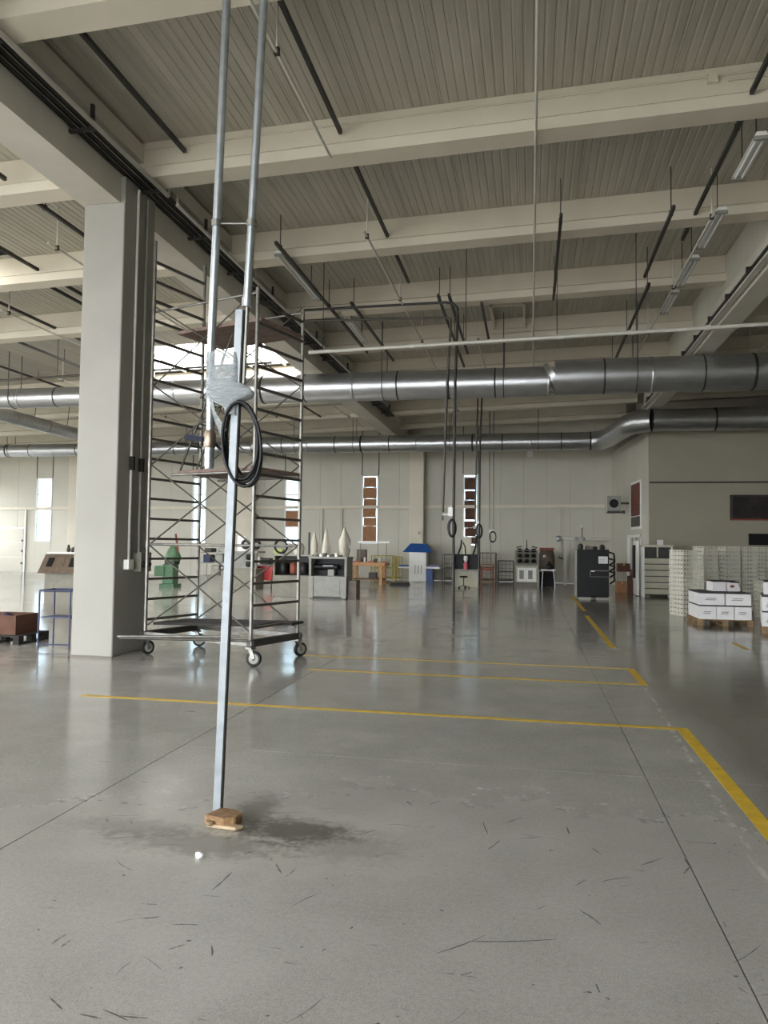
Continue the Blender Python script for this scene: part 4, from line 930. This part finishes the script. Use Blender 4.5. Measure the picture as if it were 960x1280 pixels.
MB().lathe([(0.14, 0.42), (0.16, 0.44), (0.16, 0.46), (0.12, 0.48)], (0, 0, 0), 16).build('seat', 'black_paint', t); T([(0, 0, 0.08), (0, 0, 0.42)], 0.02, 8).build('column', 'dark_steel', t)
for k in range(5):
    a = 2 * math.pi * k / 5; T([(0, 0, 0.1), (0.22 * math.cos(a), 0.22 * math.sin(a), 0.05)], 0.014, 6).build('foot', 'black_paint', t)
    MB().lathe([(0.02, 0), (0.028, 0.025), (0.02, 0.05)], (0.22 * math.cos(a), 0.22 * math.sin(a), 0), 8).build('caster', 'black_rubber', t)
t = thing('step_trolley', 'brown wooden trolley stool beside the cream bench', 'stool', (-1.6, 28.4, 0))
for x in (-0.22, 0.22):
    for y in (0, 0.35): B(x - 0.02, x + 0.02, y, y + 0.04, 0, 0.95).build('leg', 'red_brown', t)
B(-0.26, 0.26, -0.02, 0.4, 0.92, 0.96).build('tabletop', 'pallet_wood', t); B(-0.24, 0.24, 0, 0.38, 0.28, 0.33).build('shelf', 'pallet_wood', t); B(-0.24, 0.24, 0, 0.02, 0.74, 0.84).build('apron', 'red_brown', t)
# white cabinet machine with valve heads
t = thing('valve_machine', 'steel framed machine with white louvred cabinet and black valve heads', 'machine', (-0.15, 31.4, 0))
for x in (-0.46, 0.46):
    for y in (0, 0.6): B(x - 0.025, x + 0.025, y - 0.025, y + 0.025, 0, 1.52).build('post', 'machine_grey', t)
B(-0.46, 0.46, 0.02, 0.58, 0.18, 0.84).build('cabinet', 'cream_steel', t, bevel=0.01); B(-0.38, 0.38, -0.01, 0.02, 0.22, 0.78).build('door_panel', 'white_paint', t)
for x in (-0.2, 0.15):
    B(x - 0.09, x + 0.09, -0.02, -0.01, 0.32, 0.68).build('louver', 'machine_grey', t)
B(-0.48, 0.48, 0, 0.62, 0.84, 0.9).build('table_plate', 'machine_grey', t); B(-0.48, 0.48, 0.4, 0.46, 0.9, 1.5).build('back_plate', 'machine_olive', t)
for x in (-0.28, 0.0, 0.28):
    for z in (0.98, 1.2, 1.42): MB().lathe([(0.04, 0.0), (0.1, 0.03), (0.1, 0.12), (0.04, 0.16)], (x, 0.2, z), 10).build('valve_head', 'black_paint', t)
T([(0, 0.3, 1.5), (0, 0.3, 1.95)], [0.03, 0.012], 8).build('spindle', 'dark_steel', t)
for s in (-1, 1): T([(s * 0.3, 0.25, 1.5), (s * 0.42, 0.25, 1.62), (s * 0.2, 0.25, 1.66)], 0.025, 7).build('arm', 'dark_steel', t)
T([(-0.46, 0, 1.5), (0.46, 0, 1.5)], 0.02, 6).build('top_rail', 'machine_grey', t)
t = thing('motor_stand', 'dark brown motor unit right of the white cabinet machine', 'machine', (0.68, 32.2, 0))
B(-0.3, 0.34, 0.1, 0.6, 0, 0.6).build('stand', 'plank_dark', t); MB().lathe([(0.2, 0.6), (0.34, 0.7), (0.34, 1.3), (0.28, 1.5), (0.1, 1.58)], (0.0, 0.35, 0), 14).build('motor', 'machine_brown', t)
B(-0.3, 0.3, 0.1, 0.5, 1.5, 1.62).build('cap', 'red_brown', t); MB().lathe([(0.05, 0), (0.07, 0.05), (0.02, 0.1)], (-0.1, -0.0, 1.22), 8).build('gauge', 'carton_white', t)
t = thing('small_table', 'small white topped table with a black kettle like pot by the brown motor', 'table', (0.72, 30.9, 0))
B(-0.3, 0.3, -0.05, 0.4, 0.7, 0.74).build('tabletop', 'white_paint', t)
for x, s in ((-0.22, -0.04), (0.2, 0.06)):
    for y in (0, 0.35): T([(x, y, 0.7), (x + s, y, 0)], 0.016, 6).build('leg', 'galvanized', t)
tag(MB().lathe([(0.11, 0.0), (0.14, 0.1), (0.12, 0.2), (0.05, 0.27), (0.07, 0.33)], (0.76, 31.05, 0.74), 12).build('metal_pot', 'black_paint'), 'black metal pot on the small white table', 'pot')
# wall services at the right of the far wall
t = thing('wall_pipe', 'pale supply pipe running along the far wall at mid height', 'pipe', (-27, YF - 0.1, 3.4))
zq = lambda x: 3.36 + (x + 27) * 0.0065
MB().bar((-29, YF - 0.09, zq(-29)), (3.55, YF - 0.09, zq(3.55)), 0.12, 0.14).build('pipe', 'concrete_paint', t, world=True)
for x in (-21.0, -15, -10.05, -9.05, 1.35): B(x - 0.04, x + 0.04, YF - 0.08, YF - 0.01, 0.9, 3.4).build('drop_pipe', 'wall_paint', t, world=True)
t = thing('supply_manifold', 'horizontal white manifold pipe on a post above the black cabinet', 'pipe', (1.9, 33.5, 0))
T([(1.25, 33.5, 2.02), (3.3, 33.5, 2.02)], 0.07, 10).build('pipe', 'white_pipe', t, world=True); B(1.42, 1.56, 33.45, 33.6, 0, 2.0).build('post', 'wall_paint', t, world=True)
for x, r in ((1.2, 0.13), (1.95, 0.08), (2.25, 0.08)): MB().lathe([(r * .5, -r), (r, -r * .4), (r, r * .4), (r * .5, r)], (x, 33.45, 2.02), 10).build('valve', 'galvanized', t, world=True)
T([(2.2, 33.5, 2.05), (2.2, 33.5, 2.55)], 0.02, 6).build('riser', 'dark_steel', t, world=True); MB().lathe([(0.03, 0), (0.08, 0.04), (0.08, 0.1), (0.03, 0.14)], (2.2, 33.5, 2.5), 10).build('gauge', 'carton_white', t, world=True)
t = thing('control_box', 'pale electrical box with cables between motor and black cabinet', 'box', (1.0, 34.9, 0))
B(0.85, 1.25, 34.8, 35.1, 1.05, 1.45).build('box', 'wall_paint', t, world=True); B(1.0, 1.1, 34.9, 35.0, 0, 1.05).build('leg', 'dark_steel', t, world=True); MB().lathe([(0.06, 0), (0.1, 0.05), (0.06, 0.12)], (1.5, 34.5, 1.05), 10).build('dial', 'galvanized', t, world=True); T([(1.25, 34.9, 1.2), (1.5, 34.6, 1.1)], 0.03, 6).build('cable', 'dark_steel', t, world=True)
t = thing('floodlight', 'small square white floodlight high on the far wall', 'lamp', (-0.03, YF, 5.98)); B(-0.13, 0.13, -0.16, -0.06, -0.13, 0.13).build('housing', 'lamp_white', t); B(-0.02, 0.02, -0.06, 0, -0.04, 0.04).build('bracket', 'dark_steel', t)
t = thing('switch_plate', 'small red dotted switch plate on the pilaster by the blue press', 'switch', (-5.15, 34.98, 2.25)); B(-0.09, 0.09, -0.02, 0.02, -0.1, 0.1).build('plate', 'wall_paint', t); B(-0.03, 0.03, -0.03, -0.02, -0.03, 0.03).build('button', 'red_brown', t)
t = thing('heater_unit', 'grey wall heater hung in the corner before the office side wall', 'heater', (3.35, 31.8, 3.45))
B(-0.28, 0.25, -0.2, 0.25, -0.3, 0.32).build('casing', 'machine_grey', t, bevel=0.02); MB().tube([(-0.02, -0.22, 0.0), (-0.02, -0.2, 0.0)], 0.18, 16).build('fan_grille', 'black_paint', t)
B(-0.33, -0.28, -0.2, 0.2, -0.35, 0.3).build('side_flange', 'wall_paint', t); B(0.25, 0.68, -0.04, 0.04, -0.02, 0.06).build('bracket', 'dark_steel', t); B(-0.28, 0.28, -0.22, 0.22, -0.38, -0.32).build('drip_tray', 'dark_steel', t); B(0.3, 0.42, -0.1, 0.02, -0.4, -0.28).build('thermostat', 'dark_steel', t)
# black control cabinet
t = thing('control_cabinet', 'black control cabinet with paper notice and small control box', 'cabinet', (1.93, 24.5, 0))
B(-0.48, 0.5, 0.0, 0.8, 0.1, 1.58).build('body', 'black_paint', t, bevel=0.01)
for x in (-0.42, 0.12): B(x, x + 0.36, -0.05, 0.1, 0.0, 0.07).build('foot', 'machine_grey', t); 
B(-0.46, 0.48, 0.05, 0.75, 0.05, 0.1).build('plinth', 'black_paint', t)
B(-0.515, -0.48, 0.0, 0.8, 0.1, 1.56).build('side_panel', 'machine_grey', t)
B(0.18, 0.46, -0.02, 0.0, 1.14, 1.36).build('notice', 'carton_white', t)
for k in range(4): B(0.21, 0.42 - 0.05 * (k % 2), -0.024, -0.02, 1.30 - k * 0.04, 1.308 - k * 0.04).build('print_line', 'print_grey', t)
nb = B(-0.08, 0.48, -0.1, 0.0, 0.72, 0.92).build('control_box', 'black_paint', t, bevel=0.01)
MB().box(-0.08, 0.48, -0.104, -0.1, 0.905, 0.92).box(-0.08, 0.48, -0.104, -0.1, 0.72, 0.728).box(-0.08, -0.07, -0.104, -0.1, 0.72, 0.92).build('trim', 'machine_grey', nb)
B(-0.05, 0.05, -0.12, -0.1, 0.88, 0.91).build('button', 'carton_white', nb)
for x, h in ((-0.35, 0.18), (-0.12, 0.12), (0.1, 0.1), (0.32, 0.16)): MB().lathe([(0.06, 0), (0.09, 0.04), (0.08, h * .7), (0.03, h)], (x, 0.3, 1.58), 10).build('fitting', 'dark_steel', t)
B(-0.18, 0.02, 0.2, 0.45, 1.58, 1.68).build('fitting', 'machine_brown', t)
for k in range(4): MB().tube([(0.5, 0.2, 1.5 - 0.2 * k), (0.66, 0.15, 1.45 - 0.2 * k), (0.68, 0.15, 1.2 - 0.2 * k), (0.55, 0.2, 1.1 - 0.2 * k)], 0.03, 7).build('hose', 'black_rubber', t)
# white door leaf swung open, boxes by the office wall
t = thing('door_leaf', 'white open door leaf edge standing left of the slatted cabinet', 'door', (3.62, 26.95, 0))
B(-0.03, 0.04, 0, 0.9, 0.02, 1.9).build('leaf', 'white_frame', t); B(-0.1, -0.03, 0.3, 0.6, 0.6, 1.75).build('dark_pad', 'black_paint', t); B(-0.06, 0.06, -0.05, 0.1, 0.0, 0.02).build('floor_hinge', 'dark_steel', t)
def carton(w, d, h, loc, rz, label, mat, group=None, tape=True):
    t = thing('carton', label, 'box', loc, rz, group); B(-w / 2, w / 2, -d / 2, d / 2, 0, h).build('body', mat, t, bevel=0.006)
    if tape: B(-0.025, 0.025, -d / 2 - 0.002, d / 2 + 0.002, h * 0.75, h + 0.002).build('tape', 'wood_beige', t)
    return t
carton(0.34, 0.4, 0.42, (3.3, 29.0, 0), 0.1, 'tan carton on the floor, bottom left of the pile by the office', 'cardboard'); carton(0.34, 0.36, 0.62, (3.7, 28.9, 0), 0, 'tall orange brown carton beside the pile by the office', 'cardboard_dark')
carton(0.34, 0.36, 0.34, (3.3, 29.0, 0.425), 0, 'pinkish carton in the middle of the pile by the office', 'office_inside'); carton(0.44, 0.36, 0.3, (3.38, 29.0, 0.77), 0.05, 'reddish carton on top of the pile by the office', 'cardboard_dark'); carton(0.24, 0.3, 0.24, (3.74, 28.9, 0.625), 0.1, 'small brown carton on the tall orange brown carton', 'red_brown')
# slatted cabinet
t = thing('drawer_cabinet', 'cream cabinet with horizontal slats before the office wall', 'cabinet', (4.2, 26.5, 0))
B(-0.44, 0.44, 0.05, 0.7, 0.08, 1.68).build('body', 'dark_steel', t)
for x in (-0.47, 0.43): B(x, x + 0.05, 0, 0.72, 0.0, 1.72).build('side_panel', 'white_frame', t)
B(-0.5, 0.5, -0.02, 0.72, 1.68, 1.76).build('top', 'cream_steel', t)
for k in range(6): MB().prism([(0.01, 0.1 + k * 0.205), (0.05, 0.1 + k * 0.205), (0.05, 0.275 + k * 0.205), (-0.05, 0.27 + k * 0.205), (-0.05, 0.22 + k * 0.205)], -0.42, 0.43, 'x').build('slat', 'cream_steel', t)
B(-0.02, 0.02, 0.0, 0.06, 1.34, 1.68).build('divider', 'cream_steel', t)
carton(0.17, 0.2, 0.17, (4.33, 26.8, 1.76), 0, 'small white box on top of the slatted cabinet', 'carton_white', tape=False)
# window and posters on the office
t = struct(MB(), 'window_6', 'white_frame') if False else None
w6 = struct(B(6.9, 8.6, OY - 0.04, OY, 2.66, 3.54), 'window_6', 'groove', label='wide dark window in the office front wall at the right edge', cat='window')
B(6.97, 8.55, OY - 0.06, OY - 0.04, 2.72, 3.5).build('pane', 'poster_dark', w6); 
for z in (2.66, 3.5): B(6.9, 8.6, OY - 0.07, OY - 0.04, z, z + 0.06).build('frame_bar', 'red_brown' if z < 3 else 'dark_steel', w6)
y0, y1 = 29.5, 31.3
w7 = struct(side_seg(y0, y1, 2.38, 4.25, 0.02, 0.03), 'window_7', 'white_frame', label='tall reddish framed window in the office side wall', cat='window')
side_seg(y0 + 0.12, y1 - 0.12, 2.9, 4.15, 0.02, 0.045).build('pane', 'poster_red', w7); side_seg(y0 + 0.12, y1 - 0.12, 2.48, 2.86, 0.02, 0.045).build('pane', 'poster_dark', w7)
B(7.5, 9.2, OY - 0.12, OY, 1.80, 2.2).build('wall_cabinet', 'black_paint'); o = bpy.data.objects['wall_cabinet']; tag(o, 'dark flat cabinet on the office wall above the rightmost crates', 'cabinet')

# ------------------------------------------------------------------ crates and cartons
def crate_mesh(w=0.4, d=0.6, h=0.106):
    mb = MB(); e = 0.012
    mb.box(-w / 2 + 0.01, w / 2 - 0.01, -d / 2 + 0.01, d / 2 - 0.01, 0.008, 0.016)
    for z0, z1 in ((0.0, 0.010), (h - 0.018, h)):
        g = 0.0 if z0 > 0 else 0.008
        mb.box(-w / 2 + g, w / 2 - g, -d / 2 + g, -d / 2 + e + g, z0, z1).box(-w / 2 + g, w / 2 - g, d / 2 - e - g, d / 2 - g, z0, z1)
        mb.box(-w / 2 + g, -w / 2 + e + g, -d / 2 + e, d / 2 - e, z0, z1).box(w / 2 - e - g, w / 2 - g, -d / 2 + e, d / 2 - e, z0, z1)
    for i in range(5):
        x = -w / 2 + 0.02 + (w - 0.04) * i / 4
        for s in (-1, 1): mb.box(x - 0.012, x + 0.012, s * (d / 2 - 0.014) - 0.005, s * (d / 2 - 0.014) + 0.005, 0.010, h - 0.018)
    for i in range(6):
        y = -d / 2 + 0.02 + (d - 0.04) * i / 5
        for s in (-1, 1): mb.box(s * (w / 2 - 0.014) - 0.005, s * (w / 2 - 0.014) + 0.005, y - 0.013, y + 0.013, 0.010, h - 0.018)
    mb.box(-w / 2 + 0.03, w / 2 - 0.03, -d / 2 + 0.016, -d / 2 + 0.02, 0.03, 0.05).box(-w / 2 + 0.016, -w / 2 + 0.02, -d / 2 + 0.03, d / 2 - 0.03, 0.03, 0.055)
    return mb
c0 = None
STACKS = [((3.70, 19.57), 0.38, 15, 'front left crate stack'), ((4.42, 20.6), 0.30, 15, 'second crate stack from the left'), ((4.62, 21.5), 0.30, 16, 'back crate stack'),
          ((5.13, 21.3), 0.25, 16, 'third crate stack'), ((5.60, 21.55), 0.25, 16, 'fourth crate stack'), ((6.40, 22.4), 0.2, 16, 'rightmost crate stack'),
          ((5.62, 19.5), 0.2, 8, 'low crate stack')]
for (x, y), rz, n, nm in STACKS:
    for k in range(n):
        if c0 is None: c0 = crate_mesh().build('plastic_crate', 'crate_plastic'); c = c0
        else: c = c0.copy(); C.objects.link(c)
        j = random.uniform(-0.008, 0.008)
        c.location = (x + j, y + random.uniform(-0.008, 0.008), 0.001 + k * 0.1065); c.rotation_euler = (0, 0, rz + random.uniform(-0.012, 0.012))
        pos_ = 'top' if k == n - 1 else ('bottom' if k == 0 else ORD[k] + ' from the floor')
        tag(c, 'cream vented plastic crate, ' + pos_ + ' in the ' + nm, 'crate', 'stacked plastic crates')
def lid_carton(w, d, h, loc, label, group, side_marks=True, rz=0.0):
    t = thing('lidded_carton', label, 'box', loc, rz, group)
    B(-w / 2, w / 2, -d / 2, d / 2, 0, h - 0.03).build('body', 'carton_white', t)
    B(-w / 2 + 0.005, w / 2 - 0.005, -d / 2 + 0.005, d / 2 - 0.005, h - 0.03, h - 0.002).build('lid', 'carton_lid', t)
    for k in range(2 if side_marks else 3):
        a = w * (0.22 + 0.05 * k)
        B(-a, a * (0.9 - 0.3 * k), -d / 2 - 0.003, -d / 2, h * (0.5 - 0.12 * k), h * (0.55 - 0.12 * k)).build('print_line', 'print_grey', t)
    return t
pallet((4.06, 17.6, 0), 1.1, 1.2, 0, 'pale pallet under the two layers of white cartons')
G1 = 'white cartons on the first pallet'
for r, (dy, rn) in enumerate(((-0.29, 'front'), (0.29, 'back'))):
    for k, nm in enumerate(('left', 'middle', 'right')): lid_carton(0.335, 0.56, 0.3, (3.71 + k * 0.35, 17.6 + dy, 0.136), 'lower %s row white carton on the first pallet, %s one' % (rn, nm), G1)
    for k, nm in enumerate(('left', 'right')): lid_carton(0.5, 0.56, 0.27, (3.795 + k * 0.525, 17.6 + dy, 0.438), 'upper %s row wide white carton on the first pallet, %s one' % (rn, nm), G1)
t = thing('open_carton', 'open white carton lying on top of the first pallet load', 'box', (4.18, 17.75, 0.71), 0.12)
B(-0.28, 0.0, -0.2, 0.2, 0, 0.2).build('body', 'carton_white', t); MB().prism([(0.02, 0), (0.3, 0), (0.26, 0.17), (0.02, 0.2)], -0.2, 0.2).build('half', 'carton_white', t)
MB().add([(-0.29, -0.21, 0.2), (0.3, -0.21, 0.18), (0.3, 0.2, 0.22), (-0.29, 0.2, 0.235)], [(0, 1, 2, 3)]).build('flap', 'carton_lid', t); MB().lathe([(0.04, 0), (0.06, 0.03), (0.03, 0.06)], (0.13, -0.18, 0.08), 8).build('contents', 'red_brown', t)
pallet((5.1, 16.2, 0), 1.1, 1.2, -0.25, 'pallet under the white cartons at the right edge')
G2 = 'white cartons on the second pallet'
R2 = Matrix.Rotation(-0.25, 3, 'Z')
for dy, rn in ((-0.3, 'front'), (0.3, 'back')):
    for k, nm in enumerate(('left', 'middle', 'right')):
        for z, ln in ((0.136, 'bottom'), (0.436, 'middle')):
            p = R2 @ Vector((-0.37 + k * 0.37, dy, 0)); lid_carton(0.355, 0.58, 0.3, (5.1 + p.x, 16.2 + p.y, z), '%s layer %s row carton on the right edge pallet, %s one' % (ln, rn, nm), G2, False, -0.25)
for k, nm in enumerate(('left', 'right')):
    p = R2 @ Vector((-0.25 + k * 0.55, 0.1, 0)); lid_carton(0.5, 0.6, 0.27, (5.1 + p.x, 16.2 + p.y, 0.738), 'top wide carton on the right edge pallet, %s one' % nm, G2, True, -0.25)
